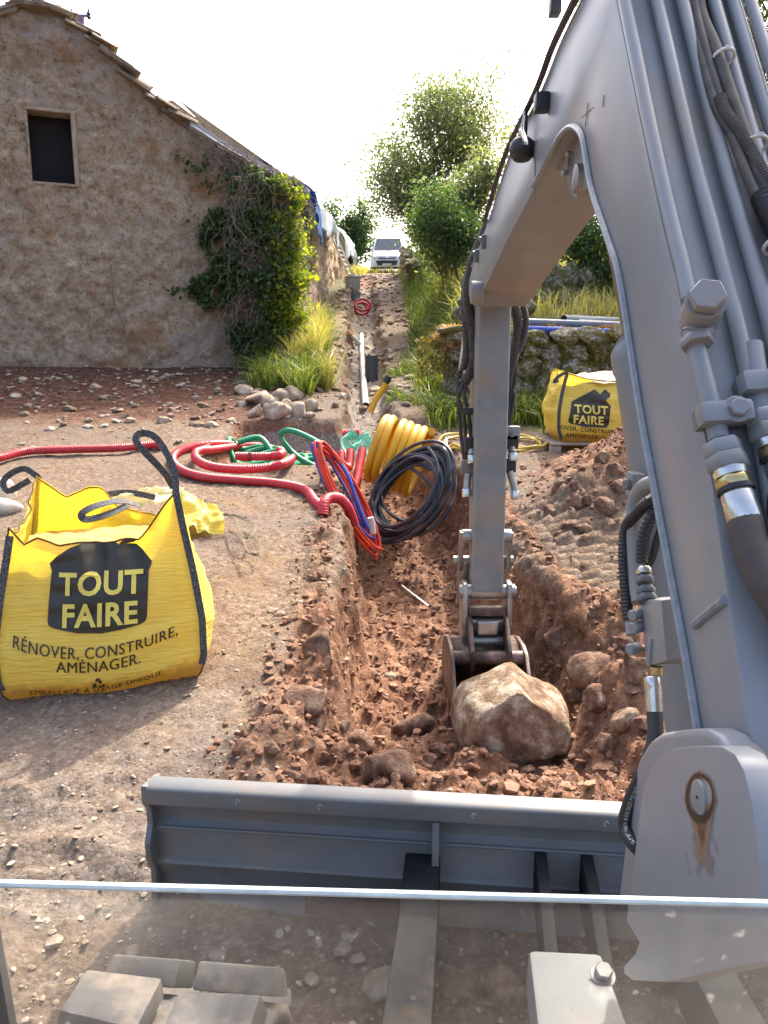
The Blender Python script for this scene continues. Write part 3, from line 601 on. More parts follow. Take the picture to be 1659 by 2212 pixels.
def tarp(name, y0, y1, drop, m, label, seed, up=.9, out=.14):
    """sheet lying on the roof edge and hanging over the wall top, with folds"""
    ny, ns = 40, 22; V = []
    for i in range(ny):
        y = y0+(y1-y0)*i/(ny-1); top = float(WT(y)); dr = drop(i/(ny-1))
        for j in range(ns):
            s = j/(ns-1)
            if s < .4: t = 1-s/.4; x = -1.66-up*t; z = top+.07+.62*up*t
            else: t = (s-.4)/.6; x = -1.66+out*math.sin(min(1, t*2.2)*1.57); z = top+.07-dr*t
            k = float(vn(y*1.6+seed, s*2.1, 0, seed))*.07+float(vn(y*4.5, s*3+seed, 0, seed))*.035
            V.append((x+k, y+.1*float(vn(s*3, y, seed, 4)), z+k*.6))
    I = np.arange(ny*ns).reshape(ny, ns); F = np.stack([I[:-1, :-1].ravel(), I[:-1, 1:].ravel(), I[1:, 1:].ravel(), I[1:, :-1].ravel()], 1)
    o = npmesh(name, V, F, m, label=label, cat='tarpaulin'); md = o.modifiers.new('thickness', 'SOLIDIFY'); md.thickness = .006
    return o
tarp('blue_tarpaulin', 17.7, 19.5, lambda t: .55+.55*t, M['tarp_blue'], 'blue tarpaulin hanging over the barn eave at the gutter end', 3, 1.0)
tarp('white_tarpaulin', 19.2, 26.5, lambda t: .62+.2*math.sin(t*9), M['tarp_white'], 'pale blue-white tarpaulin draped over the barn eave above the ladder', 5, 1.1, .2)
tarp('white_tarpaulin', 31.5, 39.5, lambda t: .95-.3*t+.15*math.sin(t*11), M['tarp_white'], 'white tarpaulin sagging over the low far end of the barn', 8, .8, .2)
tarp('dark_sheet', 39.3, 43.4, lambda t: 1.1+.25*math.sin(t*6), M['tarp_dark'], 'dark grey sheet hanging off the far corner of the barn', 11, .7, .2)
# ladder leaning on the barn
la = np.array([-1.05, 30.3, HZ(-1.05, 30.3)-.03]); lt = np.array([-2.16, 29.0, 7.45])
lad = empty('ladder', la, label='long aluminium ladder leaning against the barn eave', cat='ladder'); lo = Vector([float(q) for q in la])
def lp(o): o.parent = lad; o.location = -lo; return o
dv = lt-la; sidev = np.array([.09, .20, 0.])
for s in (-1, 1): lp(MB().tube([la+s*sidev, lt+s*sidev], .035, 6).build('rail', M['alu']))
for k in range(1, 16): c = la+dv*k/16; lp(MB().tube([c-sidev, c+sidev], .022, 6).build('rung', M['alu']))
# ================================================================ DRY STONE WALLS (each stone a part)
STN = []
for k in range(14):
    v = rockverts(900+k, 2, 14, .08, .03); v = v/np.abs(v).max(axis=0)
    o = npmesh('stone', v, ICO[2][1], M['wallstone'], smooth=False); STN.append(o.data); bpy.data.objects.remove(o)
def drywall(name, p0, p1, hgt, thick, label, seed, size=.2, lean=0.0, hole=None, maxn=300):
    rs = random.Random(seed); p0 = np.array(p0, float); p1 = np.array(p1, float); L = np.linalg.norm(p1-p0); d = (p1-p0)/L; nrm = np.array([d[1], -d[0]])
    w = empty(name, (*p0, Hs(*p0)), label=label, cat='stone wall', kind='thing'); wo = Vector((float(p0[0]), float(p0[1]), Hs(*p0))); cnt = 0
    core = MB(); n = 12
    ring = [p0+d*(.22+(L-.22)*i/(n-1)) for i in range(n)]
    for i in range(n-1):
        a, b = ring[i], ring[i+1]; za, zb = base_w(a), base_w(b); ha, hb = hgt(i/(n-1))-.10, hgt((i+1)/(n-1))-.10; t = thick*.32
        P = [(*(a-nrm*t), za-.3), (*(b-nrm*t), zb-.3), (*(b+nrm*t), zb-.3), (*(a+nrm*t), za-.3), (*(a-nrm*t), za+ha), (*(b-nrm*t), zb+hb), (*(b+nrm*t), zb+hb), (*(a+nrm*t), za+ha)]
        core.add(P, [(0, 1, 5, 4), (1, 2, 6, 5), (2, 3, 7, 6), (3, 0, 4, 7), (4, 5, 6, 7)])
    c = core.build('wall_core', M['moss'] , smooth=False); c.parent = w; c.location = -wo
    z = 0.02
    while z < max(hgt(0), hgt(.5), hgt(1)):
        s = size*rs.uniform(.55, 1.0)*.5; x = rs.uniform(0, .1)
        while x < L and cnt < maxn:
            ln = size*rs.uniform(.7, 1.7); hh = hgt(x/L)
            if z+s*.6 < hh+rs.uniform(-.06, .06):
                for f in (1, -1):
                    if f == -1 and rs.random() < .6 and z+2.2*s < hh: continue
                    q = p0+d*(x+ln/2); b = base_w(q)
                    o = bpy.data.objects.new('stone', rs.choice(STN)); COL.objects.link(o); o.parent = w
                    off = nrm*f*(thick*.5-.10+rs.uniform(-.04, .05)); o.location = Vector((float(q[0]+off[0]), float(q[1]+off[1]), b+z+s))-wo
                    o.scale = (ln*.64, thick*.30, s*1.5); o.rotation_euler = (rs.uniform(-.15, .15), rs.uniform(-.12, .12), math.atan2(d[1], d[0])+rs.uniform(-.15, .15)); cnt += 1
            x += ln*1.0
        z += 2*s*.95
    return w
def base_w(p): return float(grade(p[1]))
drywall('mossy_stone_wall', (.72, 10.25), (6.5, 10.45), lambda t: .90+.05*math.sin(t*7), .5, 'mossy dry stone wall with plastic pipes lying on its top', 31, .26)
drywall('dry_stone_wall', (.98, 26.5), (1.05, 39.5), lambda t: .75+.35*t, .5, 'overgrown dry stone wall beside the lane below the white van', 32, .30)
drywall('stone_bank', (1.1, 12.5), (5.2, 14.6), lambda t: 1.35+.2*math.sin(t*5), .6, 'tumbled grey stone bank on the terrace under the dry grass', 33, .34)
# big pale lichened stones on the wall corner
for k, (u, v, Yd, s) in enumerate([(985, 715, 10.15, (.26, .2, .12)), (1130, 668, 11.6, (.22, .2, .17)), (1172, 632, 13.2, (.28, .25, .28)), (1225, 640, 13.4, (.2, .2, .2))]):
    p = PY(u, v, Yd); rock('field_stone', p, s, 300+k, M['wallstone'], ['white lichened capstone at the corner of the mossy wall', 'pale flat stone lying behind the grey pipes', 'big grey stone at the top of the terrace bank', 'round reddish stone beside the big grey bank stone'][k], 'stone')
# moss cushions over the wall front as one uneven skin of short tufts
def tuft_layer(name, pts, nrm_z, h, wd, m, label, cat, seed, spread_=.6, kind='stuff', bend=.5):
    rs = np.random.RandomState(seed); P = np.asarray(pts); n = len(P)
    a = rs.uniform(0, 6.28, n); hh = h[0]+(h[1]-h[0])*rs.rand(n)**1.3; ln = rs.normal(0, spread_, (n, 2))*hh[:, None]
    dx = np.stack([np.cos(a), np.sin(a), 0*a], 1)*(wd*(.6+.8*rs.rand(n)))[:, None]
    mid = P+np.stack([ln[:, 0]*.35, ln[:, 1]*.35, hh*.6], 1); tip = P+np.stack([ln[:, 0]*(1+bend), ln[:, 1]*(1+bend), hh*(1-.25*np.linalg.norm(ln, axis=1)/np.maximum(hh, 1e-6))], 1)
    V = np.stack([P-dx, P+dx, mid+dx*.7, tip, mid-dx*.7], 1).reshape(-1, 3); b = np.arange(n)[:, None]*5
    F = np.concatenate([b+np.array([[0, 1, 2, 4]]), b+np.array([[4, 2, 3, 3]])]); 
    tri = np.concatenate([b+np.array([[0, 1, 2]]), b+np.array([[0, 2, 4]]), b+np.array([[4, 2, 3]])])
    return npmesh(name, V, tri, m, smooth=False, kind=kind, label=label, cat=cat)
def gpts(n, fx, seed, zf=None):
    rs = np.random.RandomState(seed); out = []
    while len(out) < n:
        x, y, ok = fx(rs)
        if ok: out.append((x, y, HZ(x, y)-.01 if zf is None else zf(x, y)))
    return out
def clump(x, y, f=1.2, thr=0.0, s=0): return pvn(x*f, y*f, s) > thr
# grass areas
def gl(rs):
    y = 10.6+8.0*rs.rand()**1.3; x = rs.uniform(-1.95, -.72-.10*(y-11)-.08*math.sin(y*3)); return x, y, x > -1.95 and (x < -1.0 or clump(x, y, 2, -.1, 4)) and not (y < 11.4 and x < -1.25)
tuft_layer('long_grass', gpts(9000, gl, 1), 1, (.18, .62), .007, M['grass'], 'long yellow-green grass below the vine on the left edge of the lane', 'grass', 1)
def gld(rs): x, y, o = gl(rs); return x, y, o and clump(x, y, 1.5, .1, 9) and x > -1.5
tuft_layer('seeding_grass', gpts(2200, gld, 2), 1, (.45, .80), .006, M['grass_dry'], 'pale seeding grass stalks on the left edge of the lane', 'grass', 2, .25)
def gr(rs):
    y = 10.4+26*rs.rand()**1.4; x = rs.uniform(.46+.012*(y-10), terr_x(y)+.8); return x, y, clump(x, y, 1.7, -.35, 5)
tuft_layer('bank_grass', gpts(9000, gr, 3), 1, (.12, .50), .008, M['grass'], 'green grass on the bank along the right edge of the lane', 'grass', 3)
def gw(rs): x = rs.uniform(.55, 5.5); y = rs.uniform(8.75, 10.15); return x, y, (rs.rand() < sstep(8.6, 9.7, y)) and clump(x, y, 2, -.35, 6)
tuft_layer('wall_foot_grass', gpts(9000, gw, 4), 1, (.08, .48), .007, M['grass'], 'green grass growing at the foot of the mossy wall', 'grass', 4)
def gm(rs): x = rs.uniform(.05, .62); y = rs.uniform(8.9, 16); return x, y, clump(x, y, 1.8, .25, 8)
tuft_layer('lane_tufts', gpts(1800, gm, 5), 1, (.05, .2), .007, M['grass'], 'small green tufts at the right lip of the shallow trench', 'grass', 5)
def gd(rs): x = rs.uniform(1.2, 9); y = rs.uniform(11.3, 21); return x, y, clump(x, y, .8, -.35, 12) and (y > 12.4 or x > 2.2)
tuft_layer('dry_grass', gpts(9000, gd, 6), 1, (.15, .55), .010, M['grass_dry'], 'dry straw-coloured grass on the terrace above the stone bank', 'grass', 6, .45)
def gv(rs): x = rs.uniform(-1.6, 3.0); y = rs.uniform(36, 47); return x, y, not (-.9 < x < .9 and y < 44)
tuft_layer('crest_grass', gpts(2500, gv, 7), 1, (.15, .6), .02, M['grass_dry'], 'yellowing grass on the crest around the white van', 'grass', 7)
def gs(rs): x = rs.uniform(.68, 6.3); y = rs.uniform(9.98, 10.6); return x, y, clump(x, y, 1.6, -.05, 15) and not (x > 1.6 and y < 10.38)
tuft_layer('orange_sedum', gpts(5200, gs, 8, lambda x, y: float(grade(y))+.94+.02*math.sin(x*9)-1.6*max(0, 10.08-y)-.9*max(0, .80-x)), 1, (.03, .13), .010, M['sedum'], 'low orange and pink sedum covering the top of the mossy wall', 'sedum', 8, .8)
def gs2(rs): x = rs.uniform(.40, .78); y = rs.uniform(9.75, 10.6); return x, y, True
rs_ = np.random.RandomState(77); pts = []
for _ in range(16000):
    x = rs_.uniform(.42, 6.0); z = rs_.uniform(.25, .98)
    if clump(x, z*1.3, 2.2, -.3, 19): pts.append((x, 10.02+rs_.uniform(-.06, .05)+.03*x, float(grade(10.))+z))
tuft_layer('wall_moss', pts, 1, (.02, .06), .012, M['leaf_yel'] if False else leafmat('moss_tufts', [(0, (.10, .08, .016)), (.5, (.20, .155, .03)), (1, (.34, .24, .08))], .25), 'olive and brown moss cushions on the stone wall face', 'moss', 18, .8)
# ================================================================ FOLIAGE
def leaves(name, pts, size, m, seed, parent=None, droop=.3, aspect=.5, **kw):
    rs = np.random.RandomState(seed); P = np.asarray(pts, float); n = len(P); s = size*(.6+.8*rs.rand(n))
    d = rs.normal(size=(n, 3)); d[:, 2] -= droop; d /= np.linalg.norm(d, axis=1)[:, None]
    q = rs.normal(size=(n, 3)); q -= (q*d).sum(1)[:, None]*d; q /= np.linalg.norm(q, axis=1)[:, None]; r = np.cross(d, q)
    d *= s[:, None]; q *= (s*aspect)[:, None]; r *= (s*.12)[:, None]
    V = np.stack([P, P+d*.5+q*.5+r, P+d, P+d*.5-q*.5+r], 1).reshape(-1, 3); b = np.arange(n)[:, None]*4
    F = np.concatenate([b+np.array([[0, 1, 2]]), b+np.array([[0, 2, 3]])])
    return npmesh(name, V, F, m, smooth=False, parent=parent, **kw)
def branchtree(base, height, lean, seed, spread_=.8, levels=3, trunk_r=.12, nb=5, first=.35, upb=.35):
    """recursive limbs: returns tube builder and list of twig end points"""
    rs = np.random.RandomState(seed); mb = MB(); ends = []
    def grow(p, d, L, r, lv):
        n = 6; pts = [p]; dd = d.copy()
        for i in range(n):
            dd = dd+rs.normal(0, .13, 3)+np.array([0, 0, .06*(lv > 0)]); dd /= np.linalg.norm(dd); pts.append(pts[-1]+dd*L/n)
        mb.tube(pts, [r*(1-.65*i/n) for i in range(n+1)], 7 if lv == 0 else 5)
        if lv == levels: ends.extend(pts[2:]); return
        k = nb if lv < 2 else 4
        for j in range(k):
            t = first+(1-first)*(j+rs.rand()*.8)/k if lv == 0 else .25+.75*(j+rs.rand()*.8)/k
            i = min(n-1, int(t*n)); q = pts[i]+(pts[i+1]-pts[i])*(t*n-i)
            a = rs.uniform(0, 6.28); o = np.array([math.cos(a), math.sin(a), upb+rs.uniform(-.25, .35)])*spread_+dd*.55
            o /= np.linalg.norm(o); grow(q, o, L*rs.uniform(.48, .68), r*(1-.6*t)*.55+.004, lv+1)
    grow(np.array(base, float), np.array(lean, float)/np.linalg.norm(lean), height, trunk_r, 0)
    return mb, ends
def tree(name, x, y, height, seed, label, m, nleaf, lsize, cl=.28, cat='tree', z=None, **kw):
    b = np.array([x, y, (Hs(x, y) if z is None else z)-.1]); t = empty(name, b, label=label, cat=cat); off = -Vector([float(q) for q in b])
    mb, ends = branchtree(b, height*.62, kw.pop('lean', (.05, 0, 1)), seed, **kw); o = mb.build('trunk', M['bark'], parent=t); o.location = off
    rs = np.random.RandomState(seed+1); E = np.array(ends); w_ = .35+rs.rand(len(E))**1.5; w_ /= w_.sum(); i = rs.choice(len(E), nleaf, p=w_)
    P = E[i]+rs.normal(0, cl, (nleaf, 3))*(.5+.5*rs.rand(nleaf))[:, None]
    c = leaves('crown', P, lsize, m, seed+2, parent=t); c.location = off; return t
tree('tall_tree', 2.05, 27.0, 6.0, 11, 'large loose-crowned green tree behind the bushes right of the lane', M['leaf_tree'], 27000, .115, .52, spread_=1.85, nb=8, first=.22, upb=.30, trunk_r=.16)
tree('thorn_bush', 1.30, 18.4, 2.9, 23, 'leafy green bush standing in the bank grass at the lane edge', M['leaf_tree'], 9000, .10, .20, spread_=.62, nb=7, first=.04, trunk_r=.05, upb=.9, cat='bush')
tree('thorn_bush', 1.55, 16.6, 1.9, 29, 'dark dense low bush in front of the leafy lane-side bush', M['leaf_dark'], 7500, .085, .20, spread_=.75, nb=7, first=.04, trunk_r=.04, upb=.5, cat='bush')
tree('small_tree', 4.9, 16.0, 5.6, 31, 'slender branching tree on the terrace seen through the boom arch', M['leaf_tree'], 9500, .10, .24, spread_=.8, nb=6, first=.22, trunk_r=.07, lean=(-.1, 0, 1))
tree('bramble_bush', 3.55, 13.6, 1.5, 37, 'dark bramble bush overhanging the terrace bank', M['leaf_dark'], 6000, .075, .20, spread_=1.0, nb=7, first=.05, trunk_r=.03, upb=.3, cat='bush')
tree('edge_tree', 9.3, 17.5, 9.5, 41, 'tall dark tree beyond the excavator boom', M['leaf_dark'], 14000, .14, .4, spread_=.95, nb=8, first=.12, trunk_r=.18, z=3.4)
tree('hill_bush', -2.3, 52.0, 5.0, 43, 'round dark green tree beyond the far end of the barn', M['leaf_dark'], 7000, .24, .35, spread_=.8, nb=8, first=.06, trunk_r=.12, upb=.5)
tree('hill_bush', 7.5, 40.0, 5.0, 47, 'distant green thicket behind the terrace on the hill', M['leaf_tree'], 9000, .22, .5, spread_=1.1, nb=8, first=.05, trunk_r=.12, upb=.4, cat='thicket')
tree('hill_bush', 5.3, 24.0, 2.6, 53, 'low blue-green bush on the terrace behind the dry grass', M['leaf_dark'], 6000, .13, .3, spread_=1.0, nb=8, first=.05, trunk_r=.06, upb=.4, cat='bush')
tree('hill_bush', 2.1, 33.0, 2.4, 57, 'bright green hedge bush beside the dry stone wall below the van', M['leaf_tree'], 7000, .14, .3, spread_=.9, nb=8, first=.05, trunk_r=.05, upb=.5, cat='bush')
# ---- vine on the house corner
vine = empty('climbing_vine', (-2.2, 13.3, 2.05), label='half dry climbing vine smothering the corner of the old house', cat='climbing plant'); vo = -Vector((-2.2, 13.3, 2.05))
poly = [(395, 330), (470, 345), (560, 372), (615, 398), (640, 450), (648, 560), (656, 650), (650, 740), (600, 800), (545, 798), (520, 730), (500, 660), (440, 652), (385, 632), (450, 600), (470, 560), (420, 500), (440, 420)]
def inpoly(x, y, P):
    c = False; j = len(P)-1
    for i in range(len(P)):
        if (P[i][1] > y) != (P[j][1] > y) and x < (P[j][0]-P[i][0])*(y-P[i][1])/(P[j][1]-P[i][1])+P[i][0]: c = not c
        j = i
    return c
rs = np.random.RandomState(9); dk = []; ye = []; tw = []
while len(dk)+len(ye) < 15000:
    u, v = rs.uniform(360, 690), rs.uniform(325, 810)
    ju, jv = u+26*pvn(v*.035, u*.02, 31)+10*rs.randn(), v+18*pvn(u*.04, v*.03, 33)
    if not inpoly(ju, jv, poly): continue
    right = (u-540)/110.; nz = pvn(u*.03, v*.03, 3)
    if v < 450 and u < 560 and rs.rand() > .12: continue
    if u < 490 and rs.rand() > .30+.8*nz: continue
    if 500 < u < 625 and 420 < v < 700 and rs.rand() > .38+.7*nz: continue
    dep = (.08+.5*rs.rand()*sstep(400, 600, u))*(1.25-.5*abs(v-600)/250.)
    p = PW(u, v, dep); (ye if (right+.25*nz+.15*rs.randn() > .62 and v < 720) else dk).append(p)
# the side round the corner, facing the lane and the sun
for _ in range(5000):
    y = 13.3+2.2*rs.rand()**1.6; z = rs.uniform(2.2, 5.0-.25*(y-13.4)); nz = pvn(y*2, z*2, 5)
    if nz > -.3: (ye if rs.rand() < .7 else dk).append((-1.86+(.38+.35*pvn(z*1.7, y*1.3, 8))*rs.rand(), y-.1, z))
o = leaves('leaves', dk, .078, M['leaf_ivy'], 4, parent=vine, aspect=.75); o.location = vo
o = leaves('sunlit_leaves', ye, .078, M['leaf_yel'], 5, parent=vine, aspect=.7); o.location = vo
mb = MB(); 
for k in range(380):
    u, v = rs.uniform(490, 640), rs.uniform(365, 680); L_ = rs.uniform(40, 200); pts = []; x = u; dep = rs.uniform(.15, .6)
    for i in range(9):
        pts.append(PW(x, min(v+L_*i/8+rs.normal(0, 6), 800), max(.06, dep-.03*i+rs.normal(0, .04)))); x += rs.normal(0, 13)
    mb.tube(spline(pts, 2), .0042, 4, caps=False)
for k in range(110):     # bare stems creeping along the verge
    t = rs.rand(); u = 395+t*235+rs.normal(0, 10); v = 275+t*110+rs.normal(0, 8)+8; pts = []
    for i in range(7): pts.append(PW(u, v, .13+.12*rs.rand())); u += rs.normal(10, 7); v += rs.normal(9, 6) 
    mb.tube(spline(pts, 3), .005, 4, caps=False)
o = mb.build('dry_stems', M['twig'], parent=vine); o.location = vo
# bare creeper line on the rendered wall
cr = [PW(u, v, .06) for u, v in [(240, 570), (242, 610), (247, 655), (262, 690), (273, 720), (274, 750)]]
finish(MB().tube(spline(cr, 6), .012, 5).build('bare_creeper', M['twig']), label='bare creeper stem clinging to the middle of the house gable', cat='creeper')
# ================================================================ VAN
def build_van():
    vp = PY(836, 592, 45.0); x0 = float(vp[0]); z0 = HZ(x0, 45.3)+.02
    van = empty('white_van', (x0, 45.0, z0), label='white delivery van parked on the crest of the lane', cat='van')
    # local: x right, y towards back, z up ; front at y=0
    sect = [(0.0, .90, .28, .72, .70), (.10, .95, .24, .92, .74), (.55, .97, .24, 1.08, .80), (.95, .985, .24, 1.18, .84), (1.75, .99, .24, 1.88, .74), (2.1, .99, .24, 1.97, .74), (4.8, .99, .24, 1.97, .74), (4.95, .97, .28, 1.90, .72)]
    V = []; n = 14
    for (y, hw_, zb, zt, tw_) in sect:
        ring = [(-hw_*.92, zb), (-hw_, zb+.15), (-hw_, zb+(zt-zb)*.45), (-hw_*.985, zb+(zt-zb)*.7), (-tw_*1.05, zt-.10), (-tw_*.92, zt-.02), (-tw_*.4, zt)]
        ring = ring+[(-a, b) for a, b in ring[::-1]]
        V += [(a, y, b) for a, b in ring]
    F = [(i*n+k, i*n+(k+1) % n, (i+1)*n+(k+1) % n, (i+1)*n+k) for i in range(len(sect)-1) for k in range(n)]+[tuple(range(n))[::-1], tuple((len(sect)-1)*n+k for k in range(n))]
    MB().add(V, F).build('body', M['van'], parent=van, bevel=.0)
    MB().add([(-.80, .98, 1.20), (.80, .98, 1.20), (.70, 1.70, 1.86), (-.70, 1.70, 1.86)], [(0, 1, 2, 3)]).build('windscreen', M['vanglass'], parent=van)
    van.children[-1].location = (0, -.04, .03)
    MB().box((0, -.015, .78), (1.0, .05, .07)).build('upper_grille', M['plastic_black'], parent=van, bevel=.01); MB().prism([(-.62, -.01, .66), (.62, -.01, .66), (.52, -.01, .40), (-.52, -.01, .40)], (0, -.04, 0)).build('lower_grille', M['plastic_black'], parent=van, bevel=.01)
    MB().box((0, -.06, .44), (.52, .02, .11)).build('number_plate', M['white_print'], parent=van, bevel=.004); MB().box((0, .03, .27), (1.75, .14, .10)).build('bumper_sill', M['plastic_black'], parent=van, bevel=.02)
    MB().tube([(.085*math.cos(a), -.05, .78+.04*math.sin(a)) for a in np.linspace(0, 6.28, 13)[:-1]], .012, 6, closed=True).build('badge', M['zinc'], parent=van)
    for s in (-1, 1):
        MB().prism([(s*.60, .03, .86), (s*.93, .10, .93), (s*.95, .14, .78), (s*.66, .02, .70)], (0, -.05, 0)).build('headlight', M['lamp'], parent=van, bevel=.01)
        MB().box((s*1.10, 1.1, 1.25), (.20, .12, .26)).build('mirror', M['plastic_black'], parent=van, bevel=.03); MB().tube([(s*.30, .9, 1.24), (s*.02, .93, 1.22)], .014, 5).build('wiper', M['plastic_black'], parent=van)
        for y in (1.0, 3.9):
            w_ = MB().cyl((s*.80, y, .32), (s*1.0, y, .32), .33, 20).build('wheel', M['rubber'], parent=van); MB().cyl((s*.99, y, .32), (s*1.01, y, .32), .19, 14).build('rim', M['zinc'], parent=w_)
    van.rotation_euler = (R(6), 0, R(-4)); return van
build_van()
# ================================================================ EXCAVATOR
EO = Vector((.35, .4, 0.1))
exc = empty('excavator', EO, label='grey tracked excavator with raised boom, vertical stick and dozer blade', cat='excavator')
def ex(o): o.parent = exc; o.location = -EO; return o
BL, BR = .475, .735                       # left and right face of the boom (x)
RIDGE = [(1652, 1800), (1600, 1469), (1573, 1301), (1538, 1055), (1510, 864), (1459, 605), (1428, 479), (1379, 246), (1331, 0)]
OUTER = [(1258, 0), (1207, 103), (1164, 209), (1098, 342), (1053, 483), (1023, 568), (1012, 606), (1012, 640), (1028, 662)]
INNER = [(1040, 636), (1054, 607), (1100, 510), (1143, 428), (1155, 402), (1181, 354), (1205, 308), (1222, 284), (1237, 274), (1252, 280), (1264, 305), (1283, 410), (1319, 519), (1344, 605), (1385, 864), (1415, 1028), (1456, 1247), (1497, 1469), (1550, 1800)]
rid3 = [PX(u, v, BL) for u, v in RIDGE]; out3 = [PX(u, v, BL) for u, v in OUTER]; inn3 = [PX(u, v, BL) for u, v in INNER]
apex = [np.array([BL, 1.93, 3.06]), np.array([BL, 2.10, 3.20]), np.array([BL, 2.32, 3.24])]
o3_0 = out3[0]; apex = [a for a in apex]
apex = [rid3[-1]+(o3_0-rid3[-1])*t+np.array([0, 0, h]) for t, h in ((.15, .22), (.4, .36), (.7, .26))]
ring = rid3+apex+out3+inn3
boom = ex(MB().prism(ring, (BR-BL, 0, 0)).build('boom', M['paint'], bevel=.007, seg=2, ang=30))
# weld bead / lip along the inner edge of the boom
lipn = []
MB().tube(resample(spline([p-np.array([.004, 0, 0]) for p in inn3[4:]], 6), .012), .0085, 8).build('weld_bead', M['bead'], parent=boom)
MB().tube(resample(spline([PX(u, v, BL-.002) for u, v in [(1499, 1351), (1530, 1324), (1566, 1296)]], 6), .01), .007, 8).build('weld_seam', M['bead'], parent=boom)
MB().tube([PX(u, v, BL-.001) for u, v in [(1154, 315), (1157, 400), (1156, 440)]], .002, 4).build('plate_joint', M['paint_dark'], parent=boom)
# scratches on the side plate
for a, b in (((1254, 255), (1281, 232)), ((1264, 272), (1270, 222)), ((1302, 232), (1304, 205))): MB().tube([PX(*a, BL-.0015), PX(*b, BL-.0015)], .0008, 4).build('scratch', M['plastic_black'], parent=boom)
def tv(v):    # ray length at which the boom's back face is met on row v
    vs = [q[1] for q in RIDGE][::-1]; us = [q[0] for q in RIDGE][::-1]
    u = np.interp(v, vs, us) if v >= 0 else 1331+(0-v)*-.205
    return BL/((u-CX)/FPX)
def BK(x, v, off=0.0):
    """point on the boom's back face: lateral position x, photo row v, raised by off towards the cab"""
    t = tv(v); d = ray(CX+FPX*x/t, v); p = EYE+d*t; return p+np.array([0, -.87, .42])*off
def BKu(u, v, off=0.0): t = tv(v); return EYE+ray(u, v)*t+np.array([0, -.87, .42])*off
def backline(x, v0, v1, off): return [BK(x, v, off) for v in np.linspace(v0, v1, 14)]
for x, v0, v1, off, r in ((.549, -260, 1500, .018, .0125), (.600, -260, 1500, .018, .0125), (.664, -260, 1250, .018, .0125), (.702, -260, 1100, .018, .0125), (.728, -260, 900, .03, .011), (.775, -260, 700, .03, .011), (.487, -260, 655, .012, .0135)):
    MB().tube(backline(x, v0, v1, off), r, 12).build('hydraulic_pipe', M['paint'], parent=boom)
# banjo fitting where the outermost pipe dives, hexagon bolt head
def hexprism(c, axis, r, h, name, m, parent, n=6, bevel=.002):
    a = Vector([float(q) for q in axis]).normalized(); c = Vector([float(q) for q in c]); u = a.orthogonal().normalized(); w_ = a.cross(u)
    P = [c+(u*math.cos(2*math.pi*k/n)+w_*math.sin(2*math.pi*k/n))*r for k in range(n)]
    return MB().prism(P, a*h).build(name, m, parent=parent, bevel=bevel, seg=1)
cam_dir = lambda p: -(np.asarray(p)-EYE)/np.linalg.norm(np.asarray(p)-EYE)
bf = BKu(1500, 705, .015)
MB().cyl(bf, bf+np.array([-.012, -.055, .028]), .030, 20).build('banjo_fitting', M['paint'], parent=boom)
hexprism(bf+np.array([-.012, -.056, .028]), (-.22, -.82, .45), .027, .020, 'hex_bolt', M['paint'], boom)
f2 = BKu(1486, 745, .022); MB().tube([bf+np.array([0, -.02, -.01]), f2], .022, 12).build('fitting_elbow', M['paint'], parent=boom); hexprism(f2-np.array([0, .01, .0]), BKu(1500, 800, .022)-f2, .026, .014, 'collar_nut', M['paint'], boom)
# pipe from the fitting to the hose end
pl = [BKu(u, v, .022) for u, v in [(1484, 730), (1500, 800), (1521, 880), (1541, 960)]]; MB().tube(spline(pl, 5), .0150, 12).build('hydraulic_pipe', M['paint'], parent=boom)
def clampblock(u, v, name='pipe_clamp'):
    c = BKu(u, v, .035); Mx = Matrix.Rotation(R(-28), 3, 'X') @ Matrix.Rotation(R(-4), 3, 'Y')
    k = MB().box(c, (.078, .030, .034), Mx).build(name, M['paint'], parent=boom, bevel=.008); MB().box(c+np.array([0, .022, -.010]), (.07, .02, .03), Mx).build('clamp_base', M['paint_dark'], parent=k, bevel=.004)
    hexprism(BKu(u+18, v-2, .050), (-.1, -.85, .4), .0145, .012, 'clamp_bolt', M['paint'], k); hexprism(BKu(u+18, v-2, .047), (-.1, -.85, .4), .020, .004, 'washer', M['paint'], k, 18, .0008)
clampblock(1545, 912); clampblock(1632, 846)
def hoseend(p0, p1, k=1.0):
    """hex nuts, plated sleeve and crimp ferrule along p0->p1"""
    d = (p1-p0); L = np.linalg.norm(d); d = d/L
    hexprism(p0, d, .028*k, .022, 'hose_nut', M['paint'], boom); hexprism(p0+d*.022, d, .030*k, .022, 'hose_nut', M['paint_dusty'], boom)
    MB().cyl(p0+d*.044, p0+d*.056, .024*k, 16).build('hose_sleeve', M['zinc'], parent=boom); hexprism(p0+d*.056, d, .0255*k, .016, 'plated_nut', M['brass'], boom); MB().cyl(p0+d*.072, p0+d*.078, .026*k, 16).build('retaining_ring', M['plastic_black'], parent=boom)
    MB().tube([p0+d*.078, p0+d*.083, p0+d*.12, p0+d*.125], [.021*k, .023*k, .024*k, .022*k], 18).build('ferrule', M['zinc'], parent=boom); return p0+d*.12
e1 = hoseend(BKu(1543, 968, .024), BKu(1582, 1110, .030)); e2 = hoseend(BKu(1628, 908, .03), BKu(1659, 1010, .034))
h1 = spline([e1, BKu(1595, 1180, .035), BKu(1620, 1265, .045), BKu(1662, 1345, .05), BKu(1720, 1440, .05)], 8)
MB().tube(resample(h1, .008), [.0235*(1+.02*math.sin(i*1.1)) for i in range(len(resample(h1, .008)))], 16).build('hydraulic_hose', M['hose_wrap'], parent=boom); MB().tube(spline([e2, BKu(1672, 1120, .035), BKu(1700, 1240, .04)], 8), .024, 16).build('hydraulic_hose', M['rubber'], parent=boom)
